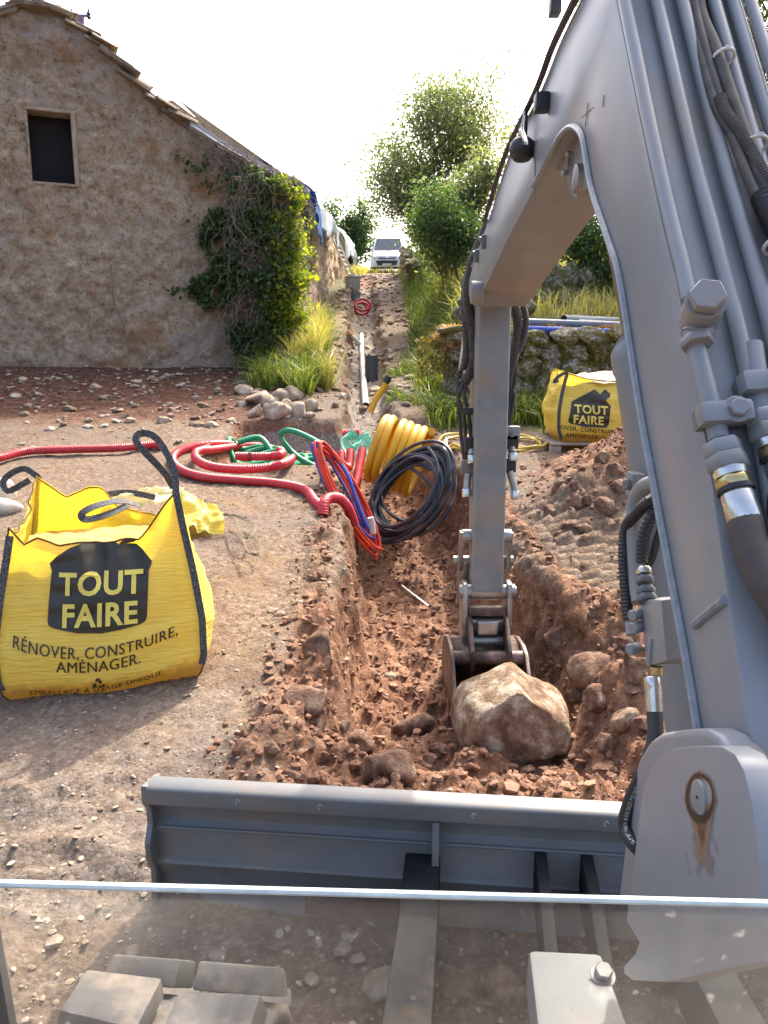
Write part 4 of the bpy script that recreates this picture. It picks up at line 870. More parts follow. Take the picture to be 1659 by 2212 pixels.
MB().tube([BKu(u, v, .022) for u, v in [(1612, 760), (1622, 840), (1634, 930)]], .0155, 12).build('hydraulic_pipe', M['paint'], parent=boom)
# cable bundle with white ties between the pipes
def bundle(pts, r, m, rib=0):
    q = [BKu(u, v, o) for u, v, o in pts]
    return (ribbed(MB(), spline(q, 8), r, rib, .16, 10) if rib else MB().tube(spline(q, 8), r, 10)).build('cable_conduit' if rib else 'cable', m, parent=boom)
bundle([(1488, -60, .02), (1492, 30, .02), (1510, 130, .03), (1540, 250, .035), (1580, 330, .035), (1610, 400, .035), (1660, 520, .04)], .0105, M['rubber'])
bundle([(1498, -60, .02), (1505, 40, .02), (1528, 130, .035), (1552, 215, .04), (1590, 330, .04), (1622, 420, .04), (1664, 500, .04)], .0115, M['hose_dusty'])
bundle([(1482, -60, .02), (1490, 60, .02), (1508, 170, .03), (1530, 260, .035), (1562, 320, .035), (1600, 430, .04), (1665, 560, .04)], .0085, M['hose_dusty'])
bundle([(1534, 250, .045), (1545, 280, .045), (1572, 320, .045), (1598, 365, .045), (1625, 415, .045), (1670, 500, .045)], .0115, M['hose_dusty'], .006); bundle([(1622, 460, .045), (1640, 510, .05), (1680, 590, .05)], .020, M['plastic_black'], .010)
for u, v in ((1545, 160), (1611, 345), (1655, 560)):
    c = BKu(u, v, .038); ax = BKu(u+16, v+50, .038)-c; ax /= np.linalg.norm(ax); s_ = np.cross(ax, [0, -.87, .42]); n_ = np.cross(s_, ax)
    t_ = MB().tube([c+(s_*math.cos(a)+n_*math.sin(a))*.021 for a in np.linspace(0, 6.28, 17)[:-1]], .0032, 6, closed=True).build('cable_tie', M['tie'], parent=boom); MB().box(c+n_*.022, (.010, .008, .008)).build('tie_head', M['tie'], parent=t_, bevel=.001)
# pipes and hoses over the top of the far leg
for k, dx in enumerate((.02, .055, .10, .15)):
    pts = [np.array([BL+dx, p[1]+.018, p[2]+.02]) for p in out3[:6]]+[PX(1008, 606, BL+dx)+np.array([0, .05, .03])]
    MB().tube(spline(pts, 4), .0125, 10).build('hydraulic_pipe', M['paint_dusty'], parent=boom)
cab = spline([np.array([BL-.012, p[1]+.012, p[2]+.012])+np.array([0, .012*math.sin(i*2.1), 0]) for i, p in enumerate(out3[:5])], 6); MB().tube(cab, .010, 8).build('cable', M['plastic_black'], parent=boom); MB().tube([p+np.array([.006, .022, .012]) for p in cab], .007, 8).build('cable', M['rubber'], parent=boom)
for u, v in ((1046, 523), (1031, 553)):
    c = PX(u, v, BL-.006); MB().box(c, (.03, .05, .06)).build('pipe_bracket', M['paint_dark'], parent=boom, bevel=.005); hexprism(c+np.array([-.015, 0, .015]), (-1, 0, 0), .011, .01, 'bracket_bolt', M['steel'], boom)
# working light hanging at the boom edge
wl_ = PX(1128, 322, BL-.035); lamp = MB().tube([wl_+np.array([0, .016*k2, -.035+.0]) + np.array([0, 0, 0]) for k2 in (0,)]+[wl_+np.array([0, .0, .0])], [.03, .03], 4)
prof = [(-.040, .012), (-.036, .027), (-.022, .037), (.0, .041), (.020, .038), (.034, .026), (.040, .010)]
lampo = MB().tube([wl_+np.array([0, .15*z, z*.9]) for z, r in prof], [r for z, r in prof], 20).build('work_light', M['plastic_black'], parent=boom)
MB().box(PX(1134, 275, BL-.02), (.012, .035, .10)).build('light_bracket', M['plastic_black'], parent=boom, bevel=.003); MB().box(PX(1170, 222, BL-.02), (.04, .05, .05)).build('junction_box', M['plastic_black'], parent=boom, bevel=.006); hexprism(PX(1129, 273, BL-.03), (-1, -.2, 0), .008, .008, 'bracket_bolt', M['zinc'], boom)
for k in range(3): MB().tube(spline([PX(1126+4*k, 250, BL-.035), PX(1121+5*k, 280, BL-.045), PX(1130+4*k, 302, BL-.07), PX(1127+6*k, 312, BL-.075)], 5), .0022, 5).build('wire', M['tie'] if k else M['hose_dusty'], parent=lampo)
MB().box(PX(1199, 12, BL-.01), (.03, .04, .05)).build('junction_box', M['plastic_black'], parent=boom, bevel=.004)
# lug with pin inside the arch
lug = [PX(u, v, .515) for u, v in [(1196, 372), (1205, 330), (1225, 292), (1250, 290), (1268, 330), (1288, 410), (1272, 405), (1256, 412), (1246, 425), (1240, 430), (1232, 415), (1222, 385), (1210, 368)]]
MB().prism(lug, (.03, 0, 0)).build('cylinder_lug', M['paint'], parent=boom, bevel=.004)
pc = PX(1241, 385, .50); pin = MB().cyl(pc, pc+np.array([.10, 0, 0]), .036, 28).build('boom_pin', M['steel'], parent=boom, bevel=.004)
MB().box(PX(1228, 352, .505), (.010, .012, .06), Matrix.Rotation(R(18), 3, 'X')).build('pin_keeper', M['steel'], parent=pin, bevel=.002)
for u, v in ((1234, 334), (1224, 375)): hexprism(PX(u, v, .502), (-1, 0, 0), .010, .014, 'keeper_bolt', M['steel'], pin)
# ---- boom cylinder
c0 = np.array([.605, 1.17, 1.13]); c1 = np.array([.605, 1.86, 2.13]); c2 = np.array([.605, 2.27, 2.66])
cyl = ex(MB().tube([c0, c0+(c1-c0)*.96, c0+(c1-c0)*.965, c1], [.066, .066, .070, .070], 28).build('boom_cylinder', M['paint'], bevel=.003)); MB().cyl(c1, c2, .034, 20).build('piston_rod', M['chrome'], parent=cyl); MB().cyl(c1, c1+(c2-c1)*.03, .058, 24).build('gland', M['paint_dark'], parent=cyl)
sadd = PX(1372, 1045, .535); MB().box(sadd, (.03, .05, .05)).build('pipe_strap', M['paint'], parent=cyl, bevel=.006); hexprism(sadd+np.array([-.015, -.01, 0]), (-1, -.3, 0), .013, .012, 'strap_bolt', M['paint_dark'], cyl)
MB().tube(spline([PX(1425, 1040, .54), PX(1392, 1052, .525), PX(1372, 1085, .515), PX(1370, 1150, .515), PX(1373, 1240, .515), PX(1382, 1300, .515)], 8), .0165, 14).build('cylinder_pipe', M['paint'], parent=cyl)
def rib(pts, r, m, pitch=.008, name='ribbed_hose', X=.51): return ribbed(MB(), spline([PX(u, v, x) for u, v, x in pts], 8), r, pitch, .15, 12).build(name, m, parent=cyl)
rib([(1425, 1070, .53), (1400, 1085, .50), (1375, 1110, .50), (1352, 1140, .50), (1347, 1200, .495), (1352, 1280, .495), (1358, 1340, .495)], .0120, M['plastic_black']); rib([(1430, 1095, .525), (1405, 1120, .505), (1390, 1160, .495), (1386, 1215, .495)], .0125, M['plastic_black']); rib([(1432, 1130, .53), (1418, 1170, .52), (1410, 1200, .52), (1397, 1225, .52)], .0085, M['plastic_black'], .006)
for v, r in ((1228, .016), (1247, .018), (1270, .019), (1286, .020)): hexprism(PX(1390+(v-1228)*.10, v, .49), PX(1394, v+20, .49)-PX(1390, v, .49), r, .013, 'hose_fitting', M['paint_dark'] if v > 1230 else M['zinc'], cyl)
blk = MB().prism([PX(u, v, .485) for u, v in [(1381, 1296), (1428, 1296), (1440, 1428), (1396, 1440)]], (.055, .02, 0)).build('valve_block', M['paint'], parent=cyl, bevel=.003)
for u, v in ((1372, 1325), (1374, 1352), (1366, 1398)): hexprism(PX(u+14, v, .487), (-.8, -.5, 0), .012, .028, 'block_port', M['paint'], blk)
MB().cyl(PX(1360, 1345, .490), PX(1362, 1372, .488), .009, 10).build('hose_fitting', M['paint'], parent=blk); MB().cyl(PX(1418, 1440, .495), PX(1418, 1456, .495), .012, 12).build('drain_plug', M['brass'], parent=blk)
MB().box(PX(1460, 1405, .53), (.10, .012, .05)).build('block_bracket', M['paint'], parent=blk, bevel=.003)
fr = [PX(1409, 1462, .47), PX(1411, 1482, .47), PX(1414, 1536, .47)]; hexprism(fr[0], fr[1]-fr[0], .0155, .022, 'hose_nut', M['zinc'], cyl); MB().cyl(fr[1], fr[2], .0145, 18).build('ferrule', M['zinc'], parent=cyl)
hz = spline([fr[2], PX(1414, 1600, .462), PX(1393, 1665, .445), PX(1362, 1735, .43), PX(1352, 1785, .425), PX(1370, 1822, .43), PX(1400, 1850, .45)], 10)
hose = MB().tube(hz, .0135, 16).build('hydraulic_hose', M['rubber'], parent=cyl)
# lettering on the hose
def textverts(body, size=1.0, offset=0.0):
    c = bpy.data.curves.new('t', 'FONT'); c.body = body; c.size = size; c.offset = offset; c.align_x = 'CENTER'; c.space_character = 1.07; c.resolution_u = 3
    o = bpy.data.objects.new('t', c); COL.objects.link(o); dg = bpy.context.evaluated_depsgraph_get(); me = bpy.data.meshes.new_from_object(o.evaluated_get(dg))
    v = [p.co.copy() for p in me.vertices]; f = [tuple(p.vertices) for p in me.polygons]; bpy.data.objects.remove(o); bpy.data.meshes.remove(me); return v, f
def textmesh(body, size, place, name, m, parent, offset=0.0):
    v, f = textverts(body, size, offset); b = MB(); b.v = [tuple(float(q) for q in place(p.x, p.y)) for p in v]; b.f = f
    me = bpy.data.meshes.new(name); me.from_pydata(b.v, [], b.f); me.update(); o = bpy.data.objects.new(name, me); COL.objects.link(o); me.materials.append(m); o.parent = parent; return o
hp_ = resample(hz, .004); hl = np.r_[0, np.cumsum(np.linalg.norm(np.diff(hp_, axis=0), axis=1))]
def onhose(x, y):
    s = .62*hl[-1]-x; i = int(np.clip(np.searchsorted(hl, s)-1, 1, len(hl)-3)); c = hp_[i]+(hp_[i+1]-hp_[i])*(s-hl[i])/(hl[i+1]-hl[i]); t = hp_[i+1]-hp_[i-1]; t /= np.linalg.norm(t)
    n = cam_dir(c); n = n-t*(n@t); n /= np.linalg.norm(n); b = np.cross(n, -t); a = (y-.003)/.0138; return c+(n*math.cos(a)+b*math.sin(a))*.0141
textmesh('5/8" W.P.250 BAR/3625 PSI IVQ 2021 04', .0095, onhose, 'hose_lettering', M['white_print'], hose)
# ---- swing bracket with boom foot pin
BO = [(1352, 1990), (1366, 1880), (1377, 1790), (1386, 1718), (1402, 1668), (1424, 1634), (1452, 1616), (1500, 1611), (1556, 1611), (1586, 1628), (1606, 1664), (1624, 1740), (1636, 1830), (1650, 2000), (1640, 2080), (1540, 2100), (1490, 2110), (1440, 2122), (1365, 2118), (1348, 2104), (1346, 2088), (1372, 2058), (1380, 2035)]
bx_ = .395
brk = ex(MB().prism([PX(u, v, bx_) for u, v in BO], (.035, 0, 0)).build('swing_bracket', M['paint'], bevel=.004))
BO2 = [(1400, 1990), (1392, 1800), (1404, 1700), (1424, 1655), (1450, 1628), (1500, 1620), (1552, 1620), (1580, 1640), (1602, 1690), (1622, 1790), (1632, 2000)]
MB().prism([PX(u, v, bx_+.036)+np.array([0, .05, .0]) for u, v in BO[:13]]+[PX(1450, 2010, bx_+.036)], (.045, 0, 0)).build('bracket_boss', M['paint'], parent=brk, bevel=.012, seg=3)
MB().prism([PX(u, v, BR+.03)+np.array([0, .03, 0]) for u, v in [(1652, 1600), (1700, 1590), (1760, 1610), (1800, 1700), (1810, 1850), (1700, 1850)]], (.06, 0, 0)).build('bracket_cheek', M['paint'], parent=brk, bevel=.01)
fp = PX(1513, 1722, bx_); footpin = MB().cyl(fp+np.array([-.004, 0, 0]), fp+np.array([.02, 0, 0]), .0215, 30).build('foot_pin', M['paint'], parent=brk, bevel=.002); MB().cyl(fp+np.array([-.0052, 0, 0]), fp+np.array([.0, 0, 0]), .0022, 10).build('grease_hole', M['plastic_black'], parent=footpin)
def rustmat():
    m = bpy.data.materials.new('rust_weep'); m.use_nodes = True; N = m.node_tree.nodes; L = m.node_tree.links; b = N['Principled BSDF']
    at = N.new('ShaderNodeAttribute'); at.attribute_name = 'rust'; tc = N.new('ShaderNodeTexCoord'); nz = N.new('ShaderNodeTexNoise'); nz.inputs['Scale'].default_value = 55; nz.inputs['Detail'].default_value = 7; L.new(tc.outputs['Object'], nz.inputs['Vector'])
    mp = N.new('ShaderNodeMath'); mp.operation = 'MULTIPLY_ADD'; mp.inputs[1].default_value = .7; mp.inputs[2].default_value = -.35; L.new(nz.outputs['Fac'], mp.inputs[0]); ad = N.new('ShaderNodeMath'); ad.operation = 'ADD'; L.new(mp.outputs[0], ad.inputs[0]); L.new(at.outputs['Fac'], ad.inputs[1])
    rp = N.new('ShaderNodeValToRGB'); e = rp.color_ramp.elements; e.new(.5); e.new(.8)
    for q, (p, c) in zip(e, [(.06, (.20, .212, .227)), (.24, (.27, .20, .145)), (.5, (.17, .09, .047)), (.8, (.05, .028, .018))]): q.position = p; q.color = (*c, 1)
    L.new(ad.outputs[0], rp.inputs[0]); L.new(rp.outputs[0], b.inputs['Base Color']); b.inputs['Roughness'].default_value = .5
    tp_ = N.new('ShaderNodeBsdfTransparent'); ms = N.new('ShaderNodeMixShader'); mr = N.new('ShaderNodeMapRange'); mr.inputs['From Min'].default_value = .05; mr.inputs['From Max'].default_value = .32; L.new(ad.outputs[0], mr.inputs['Value'])
    L.new(mr.outputs[0], ms.inputs[0]); L.new(tp_.outputs[0], ms.inputs[1]); L.new(b.outputs[0], ms.inputs[2]); L.new(ms.outputs[0], N['Material Output'].inputs['Surface']); return m
gu = np.linspace(1446, 1580, 90); gv_ = np.linspace(1640, 1900, 130); GU, GV = np.meshgrid(gu, gv_); VV = np.array([PX(a, b, bx_-.0009) for a, b in zip(GU.ravel(), GV.ravel())])
dd = np.hypot((GU-1513)/26, (GV-1722)/43); ringr = np.exp(-((dd-1.12)/.16)**2)*(1-.55*((GU-1513) > 0)*(GV < 1725)) + .7*np.exp(-((dd-1.05)/.1)**2); run = np.exp(-((GU-1513-.04*(GV-1740))/(15+.03*(GV-1740)))**2)*np.clip(1-(GV-1745)/150, 0, 1)**.7*(GV > 1735)*(.85+.5*vn(GU*.12, GV*.012, 0*GU, 3)); top = np.exp(-((GU-1497)/5)**2)*np.clip((GV-1668)/50, 0, 1)*(GV < 1722)*.9
rv_ = np.clip(ringr+run+top, 0, 1.1)
I = np.arange(GU.size).reshape(GU.shape); keep = (rv_ > .004); F = np.stack([I[:-1, :-1].ravel(), I[:-1, 1:].ravel(), I[1:, 1:].ravel(), I[1:, :-1].ravel()], 1); F = F[keep.ravel()[F].any(axis=1)]
ro = npmesh('rust_weep', VV, F, rustmat(), parent=brk); a_ = ro.data.attributes.new('rust', 'FLOAT', 'POINT'); a_.data.foreach_set('value', rv_.astype(np.float32).ravel())
MB().tube(spline([PX(1598, 1625, .46), PX(1625, 1640, .47), PX(1650, 1690, .48), PX(1662, 1760, .49)], 6), .018, 12).build('hose_loop', flat('dusty_loop', (.30, .26, .22)), parent=brk)
# ---- stick
SX0, SX1, SYF = .525, .712, 4.45
zt = float(PY(1075, 640, SYF)[2])+.14; zb = float(PY(1060, 1290, SYF)[2])
st = [(SYF, zt), (SYF, zb+.03), (SYF+.03, zb-.01), (SYF+.10, zb-.02), (SYF+.20, zb+.05), (SYF+.36, zt-.55), (SYF+.38, zt)]
stick = ex(MB().prism([(SX0, y, z) for y, z in st], (SX1-SX0, 0, 0)).build('stick', M['paint_dusty'], bevel=.022, seg=4))
zu = float(PY(1058, 1166, SYF)[2]); zp = float(PY(1058, 1283, SYF)[2])
MB().cyl((SX0-.002, SYF+.055, zp), (SX1+.002, SYF+.055, zp), .052, 24).build('stick_eye', M['steel'], parent=stick, bevel=.004)
pinb = MB().cyl((.455, SYF+.055, zp), (.79, SYF+.055, zp), .044, 24).build('bucket_pin', M['steel'], parent=stick, bevel=.005)
for x in (.452, .775): MB().cyl((x, SYF+.055, zp), (x+.022, SYF+.055, zp), .030, 20).build('pin_cap', M['steel'], parent=pinb)
pu = MB().cyl((.47, SYF+.10, zu), (.765, SYF+.10, zu), .042, 24).build('link_pin', M['steel'], parent=stick, bevel=.005)
for x0 in (.455, .745):
    lk = MB().prism([(x0, SYF+.10-.04, zu+.03), (x0, SYF+.14, zu+.03), (x0, SYF+.26, zu-.20), (x0, SYF+.16, zu-.24)], (.03, 0, 0)).build('link_arm', M['steel'], parent=stick, bevel=.010)
MB().cyl((.43, SYF+.21, zu-.18), (.80, SYF+.21, zu-.18), .030, 18).build('link_pin', M['steel'], parent=stick); MB().tube([(.50, SYF+.21, zu-.18), (.50, SYF+.24, zp-.12)], .045, 14).build('push_link', M['steel'], parent=stick)
# hoses, blocks and couplers beside the stick
def SP(u, v, y=4.62): return PY(u, v, y)
def rs_h(pts, r, m, pitch=.012, nm='ribbed_hose'): ribbed(MB(), spline([SP(*p) for p in pts], 8), r, pitch, .16, 10).build(nm, m, parent=stick)
rs_h([(1060, 470, 4.3), (1030, 550, 4.45), (1012, 610, 4.55), (1012, 660), (1022, 720), (1024, 780), (1010, 815), (1000, 830)], .032, M['hose_dusty']); rs_h([(1048, 500, 4.35), (1018, 570, 4.5), (1004, 640, 4.7), (1006, 700, 4.7), (1008, 760, 4.7), (1000, 800, 4.7)], .026, M['hose_dusty'], .014)
rs_h([(1110, 655, 4.55), (1118, 700), (1112, 760), (1100, 815), (1096, 835)], .030, M['hose_dusty']); rs_h([(1128, 655, 4.6), (1136, 690), (1132, 730), (1118, 760)], .020, M['hose_dusty'], .012)
for pts in ([(1000, 830), (990, 860), (1002, 900), (1006, 960), (1008, 1010)], [(1008, 825), (1003, 855), (1012, 890), (1016, 930), (1018, 960)], [(994, 800, 4.75), (990, 850, 4.72), (995, 930, 4.7), (1004, 1000)], [(1098, 835), (1110, 850), (1104, 890), (1098, 920)], [(1115, 760), (1112, 820), (1100, 870), (1098, 960)]):
    MB().tube(spline([SP(*p) for p in pts], 6), .012, 8).build('hydraulic_hose', M['rubber'], parent=stick)
for (u, v) in ((1013, 888),): MB().box(SP(u, v, 4.6), (.075, .04, .045)).build('hose_clamp', M['plastic_black'], parent=stick, bevel=.006)
for (u0, v0, u1, v1) in ((1017, 955, 1020, 995), (1010, 1005, 1008, 1068), (1105, 950, 1107, 990), (1100, 1000, 1112, 1072)):
    b_ = MB().box(SP(u0, v0+4, 4.57), (.075, .06, .085)).build('valve_block', M['plastic_black'] if v0 < 1002 else M['paint_dark'], parent=stick, bevel=.006)
    a, b = SP(u0+1, v0+18, 4.55), SP(u1, v1-12, 4.53); c = SP(u1, v1+6, 4.52)
    MB().cyl(a, b, .022, 16).build('coupler_body', M['steel'], parent=b_); MB().cyl(b, c, .029, 18).build('coupler_sleeve', M['zinc'], parent=b_, bevel=.003); MB().cyl(c, c+(c-b)*.06, .016, 12).build('coupler_bore', M['plastic_black'], parent=b_)
MB().box(SP(1106, 935, 4.57), (.085, .06, .08)).build('valve_block', M['paint'], parent=stick, bevel=.005); hexprism(SP(1106, 940, 4.53), (0, -1, 0), .014, .012, 'block_bolt', M['paint_dark'], stick)
# boom tip boss
MB().cyl(PX(1017, 632, BL-.055), PX(1017, 632, BL-.055)+np.array([.06, 0, 0]), .055, 24).build('tip_boss', M['paint'], parent=boom, bevel=.006)
# ---- quick coupler and bucket
qc = ex(MB().prism([(.472, SYF-.00, zp+.06), (.472, SYF+.12, zp+.06), (.472, SYF+.22, zp-.12), (.472, SYF+.16, zp-.40), (.472, SYF+.0, zp-.40), (.472, SYF-.02, zp-.20)], (.03, 0, 0)).build('quick_coupler', M['steel'], bevel=.008))
MB().prism([(.738, SYF-.00, zp+.06), (.738, SYF+.12, zp+.06), (.738, SYF+.22, zp-.12), (.738, SYF+.16, zp-.30), (.738, SYF+.02, zp-.30), (.738, SYF-.02, zp-.20)], (.03, 0, 0)).build('coupler_plate', M['steel'], parent=qc, bevel=.008)
MB().box((.62, SYF+.03, zp-.115), (.23, .07, .05)).build('coupler_crossbar', M['rusty'], parent=qc, bevel=.008); MB().box((.62, SYF+.03, zp-.175), (.27, .09, .035)).build('coupler_crossbar', M['steel'], parent=qc, bevel=.008)
MB().tube([(.535, SYF+.0, zp-.21), (.715, SYF+.0, zp-.21)], .040, 16).build('coupler_roller', M['rusty'], parent=qc, bevel=.006); MB().box((.62, SYF-.03, zp-.20), (.13, .05, .09)).build('latch_casting', M['steel'], parent=qc, bevel=.014, seg=3)
MB().tube([(.50, SYF+.01, zp-.295), (.735, SYF+.01, zp-.295)], .042, 16).build('coupler_roller', M['steel'], parent=qc, bevel=.006); MB().box((.62, SYF+.12, zp-.24), (.20, .12, .22)).build('coupler_core', M['rusty'], parent=qc, bevel=.01)
bx0, bx1 = .385, .835; zk = zp-.36
sidep = [(SYF-.22, zk+.06), (SYF-.12, zk+.08), (SYF+.1, zk+.06), (SYF+.34, zk-.02), (SYF+.46, zk-.20), (SYF+.40, zk-.40), (SYF+.16, zk-.50), (SYF-.30, zk-.46), (SYF-.66, zk-.36), (SYF-.64, zk-.33)]
shell = [(SYF-.16, zk+.02), (SYF+.08, zk+.04), (SYF+.32, zk-.04), (SYF+.43, zk-.20), (SYF+.37, zk-.38), (SYF+.15, zk-.47), (SYF-.30, zk-.44), (SYF-.74, zk-.35)]
sh = [np.array([0, y, z]) for y, z in shell]; shs = spline(sh, 6)
V_ = [(bx0+.006, p[1], p[2]) for p in shs]+[(bx1-.006, p[1], p[2]) for p in shs]; n = len(shs)
bucket = ex(MB().add(V_, [(i, i+1, n+i+1, n+i) for i in range(n-1)]).build('bucket', M['rusty'])); md = bucket.modifiers.new('plate', 'SOLIDIFY'); md.thickness = .018; md.offset = 0
for x0 in (bx0, bx1-.022): MB().prism([(x0, y, z) for y, z in sidep], (.022, 0, 0)).build('side_plate', M['rusty'], parent=bucket, bevel=.005)
MB().tube([(bx0+.02, SYF-.16, zk+.02), (bx1-.02, SYF-.16, zk+.02)], .042, 16).build('top_tube', M['rusty'], parent=bucket)
for x0 in (.50, .715): MB().prism([(x0, SYF-.20, zk-.05), (x0, SYF-.22, zk+.08), (x0, SYF-.06, zk+.22), (x0, SYF+.06, zk+.24), (x0, SYF+.20, zk+.10), (x0, SYF+.2, zk)], (.026, 0, 0)).build('bucket_ear', M['rusty'], parent=bucket, bevel=.008)
MB().tube([(.47, SYF+.02, zk+.17), (.77, SYF+.02, zk+.17)], .03, 16).build('ear_pin', M['steel'], parent=bucket)
# ---- dozer blade (undercarriage is turned a few degrees under the cab)
yaw = R(-5.9); TL = np.array([-.745, 2.31]); ax_ = np.array([math.cos(yaw), math.sin(yaw)]); nx_ = np.array([math.sin(yaw), -math.cos(yaw)])   # nx_: towards the cab
zb0 = float(PY(325, 1938, 2.30)[2]); zt0 = float(PY(312, 1672, 2.30)[2]); BLN = 2.20
def BP(s, d, z): p = TL+ax_*s+nx_*d; return np.array([p[0], p[1], z])
H_ = zt0-zb0
prof = [(.02, H_), (.075, H_-.004), (.085, H_-.012), (.085, H_-.062), (.075, H_-.068), (.02, H_-.070), (.012, H_-.085), (.010, H_-.15), (.035, H_-.175), (.030, H_-.27), (.045, H_-.295), (.012, H_-.36), (.02, H_-.44), (.03, H_-.465), (-.02, H_-.48), (-.06, H_-.44), (-.075, H_-.25), (-.03, H_-.03)]
blade = ex(MB().prism([BP(0, d, zb0+z) for d, z in prof], Vector((float(ax_[0]*BLN), float(ax_[1]*BLN), 0))).build('dozer_blade', M['paint_dark'], bevel=.004))
MB().prism([BP(-.012, d, zb0+z) for d, z in [(.085, H_-.0), (.085, H_-.06), (.06, H_-.09), (.055, H_-.15), (.085, H_-.20), (.08, H_-.26), (.05, H_-.32), (.055, H_-.46), (-.03, H_-.475), (-.08, H_-.25), (-.03, H_-.02)]], Vector((float(ax_[0]*.02), float(ax_[1]*.02), 0))).build('end_plate', M['paint_dark'], parent=blade, bevel=.004)
s_r = .905
MB().prism([BP(s_r, d, zb0+z) for d, z in [(.0, H_-.07), (.08, H_-.07), (.10, H_-.30), (.12, H_-.47), (0, H_-.47)]], Vector((float(ax_[0]*.022), float(ax_[1]*.022), 0))).build('stiffener_rib', M['paint_dark'], parent=blade, bevel=.003)
for s0, s1, z in ((.03, s_r-.01, H_-.17), (.03, s_r-.01, H_-.285), (s_r+.04, BLN-.03, H_-.285), (s_r+.04, BLN-.03, H_-.17)): MB().tube([BP(s0, .034, zb0+z), BP(s1, .034, zb0+z)], .006, 8).build('weld_line', M['paint_dark'], parent=blade)
for s_ in (.30, .56, 1.03, 1.42, 1.62): MB().tube([BP(s_+.006*math.cos(a), .0865, zb0+H_-.035+.009*math.sin(a)) for a in np.linspace(0, 4.6, 8)], .0009, 4).build('paint_chip', M['white_print'], parent=blade)
# push frame: two arms curving back under the machine
def arm(s0, w0, s1, w1, name, zoff=0.0):
    ptsL = []; 
    prof_ = [(.02, .30, 0), (.10, .30, 0), (.30, .27, 0), (.60, .30, .2), (1.0, .34, .6), (1.8, .36, 1)]
    V = []; 
    for d, h, t in prof_:
        a = s0+(s1-s0)*t; w = w0+(w1-w0)*t
        for ss in (a, a+w): V += [BP(ss, d, zb0+.05+zoff), BP(ss, d, zb0+h+zoff-.06)]
    F = []
    for i in range(len(prof_)-1):
        a = i*4; b = a+4; F += [(a, b, b+1, a+1), (a+2, a+3, b+3, b+2), (a+1, b+1, b+3, a+3), (a, a+2, b+2, b)]
    F += [(0, 1, 3, 2), (len(prof_)*4-4, len(prof_)*4-2, len(prof_)*4-1, len(prof_)*4-3)]
    return MB().add(V, F).build(name, M['paint_matte'], parent=blade, bevel=.008)
arm(.82, .11, .80, .13, 'push_arm'); arm(1.58, .11, 1.66, .13, 'push_arm')
MB().prism([BP(.50, .02, zb0+.02), BP(.86, .02, zb0+.02), BP(.86, .40, zb0+.02), BP(.83, .30, zb0+.02), BP(.78, .20, zb0+.02), BP(.68, .12, zb0+.02), BP(.50, .06, zb0+.02)], (0, 0, .05)).build('gusset_plate', M['paint_matte'], parent=blade, bevel=.004)
for s_ in (1.22, 1.36): MB().prism([BP(s_, .02, zb0+.12), BP(s_, .20, zb0+.10), BP(s_, .55, zb0+.05), BP(s_, .55, zb0+.15), BP(s_, .20, zb0+.26), BP(s_, .02, zb0+.28)], Vector((float(ax_[0]*.035), float(ax_[1]*.035), 0))).build('cylinder_lug', M['paint_matte'], parent=blade, bevel=.004)
# cover plate with a bolt between the arms
cov = ex(MB().prism([PY(1142, 2052, 1.35), PY(1300, 2060, 1.35), PY(1375, 2260, 1.02), PY(1165, 2260, 1.02)], (0, .02, -.10)).build('frame_cover', M['paint_dark'], bevel=.012)); cb = PY(1302, 2108, 1.24); hexprism(cb+np.array([0, 0, .004]), (0, -.35, .94), .017, .016, 'cover_bolt', M['steel'], cov); hexprism(cb, (0, -.35, .94), .023, .004, 'washer', M['steel'], cov, 18, .0008)
# ---- left track
TC = np.array([-.48, 0.]); tw_ = .44; ytf = 1.62; rI = .31; zg = .125
def TP(s, y, z):  # s across, y along the machine axis (positive forward), z above the ground line
    c = np.array([-.44, 1.66]); p = c+ax_*s-nx_*(y-ytf); return np.array([p[0], p[1], zg+.09*(y-ytf)+z])
path = [(-2.2, 0.0)]+[(ytf-rI+rI*math.cos(a)*1.0, rI+rI*math.sin(a)) for a in np.linspace(-math.pi/2, math.pi/2, 15)]+[(-2.2, 2*rI)]
belt = MB(); n = len(path); V = []
for (y, z) in path:
    for s in (-tw_/2, tw_/2): V.append(TP(s, y, z))
belt.add(V, [(2*i, 2*i+1, 2*i+3, 2*i+2) for i in range(n-1)])
trk = ex(belt.build('rubber_track', M['track'])); md = trk.modifiers.new('thickness', 'SOLIDIFY'); md.thickness = .03
pr = resample([(0, y, z) for y, z in path], .01); Lp = np.r_[0, np.cumsum(np.linalg.norm(np.diff(pr, axis=0), axis=1))]
def onpath(d): 
    i = int(np.clip(np.searchsorted(Lp, d), 1, len(Lp)-2)); t = pr[i+1]-pr[i-1]; t /= np.linalg.norm(t); return pr[i], t
d0 = 3.0
for k in range(13):
    d = d0+k*.205
    for side in (-1, 1):
        dd_ = d+(.03 if side > 0 else 0); 
        if dd_ > Lp[-1]-.1: continue
        c, t = onpath(dd_); nrm_ = np.array([0, t[2], -t[1]])
        P = []
        for hgt_, sh_ in ((0.0, 1.0), (.055, .80)):
            for (s, e) in ((.025, -.085), (.215, -.095), (.215, .05), (.025, .085)):
                ss = side*(.025+(s-.025)*(1 if hgt_ == 0 else .93)); q = c+t*(e*sh_)+nrm_*(.014+hgt_); P.append(TP(ss, q[1], q[2]))
        f = [(0, 1, 2, 3), (4, 7, 6, 5), (0, 4, 5, 1), (1, 5, 6, 2), (2, 6, 7, 3), (3, 7, 4, 0)]
        MB().add(P, f).build('tread_lug', M['track'], parent=trk, bevel=.008, seg=2)
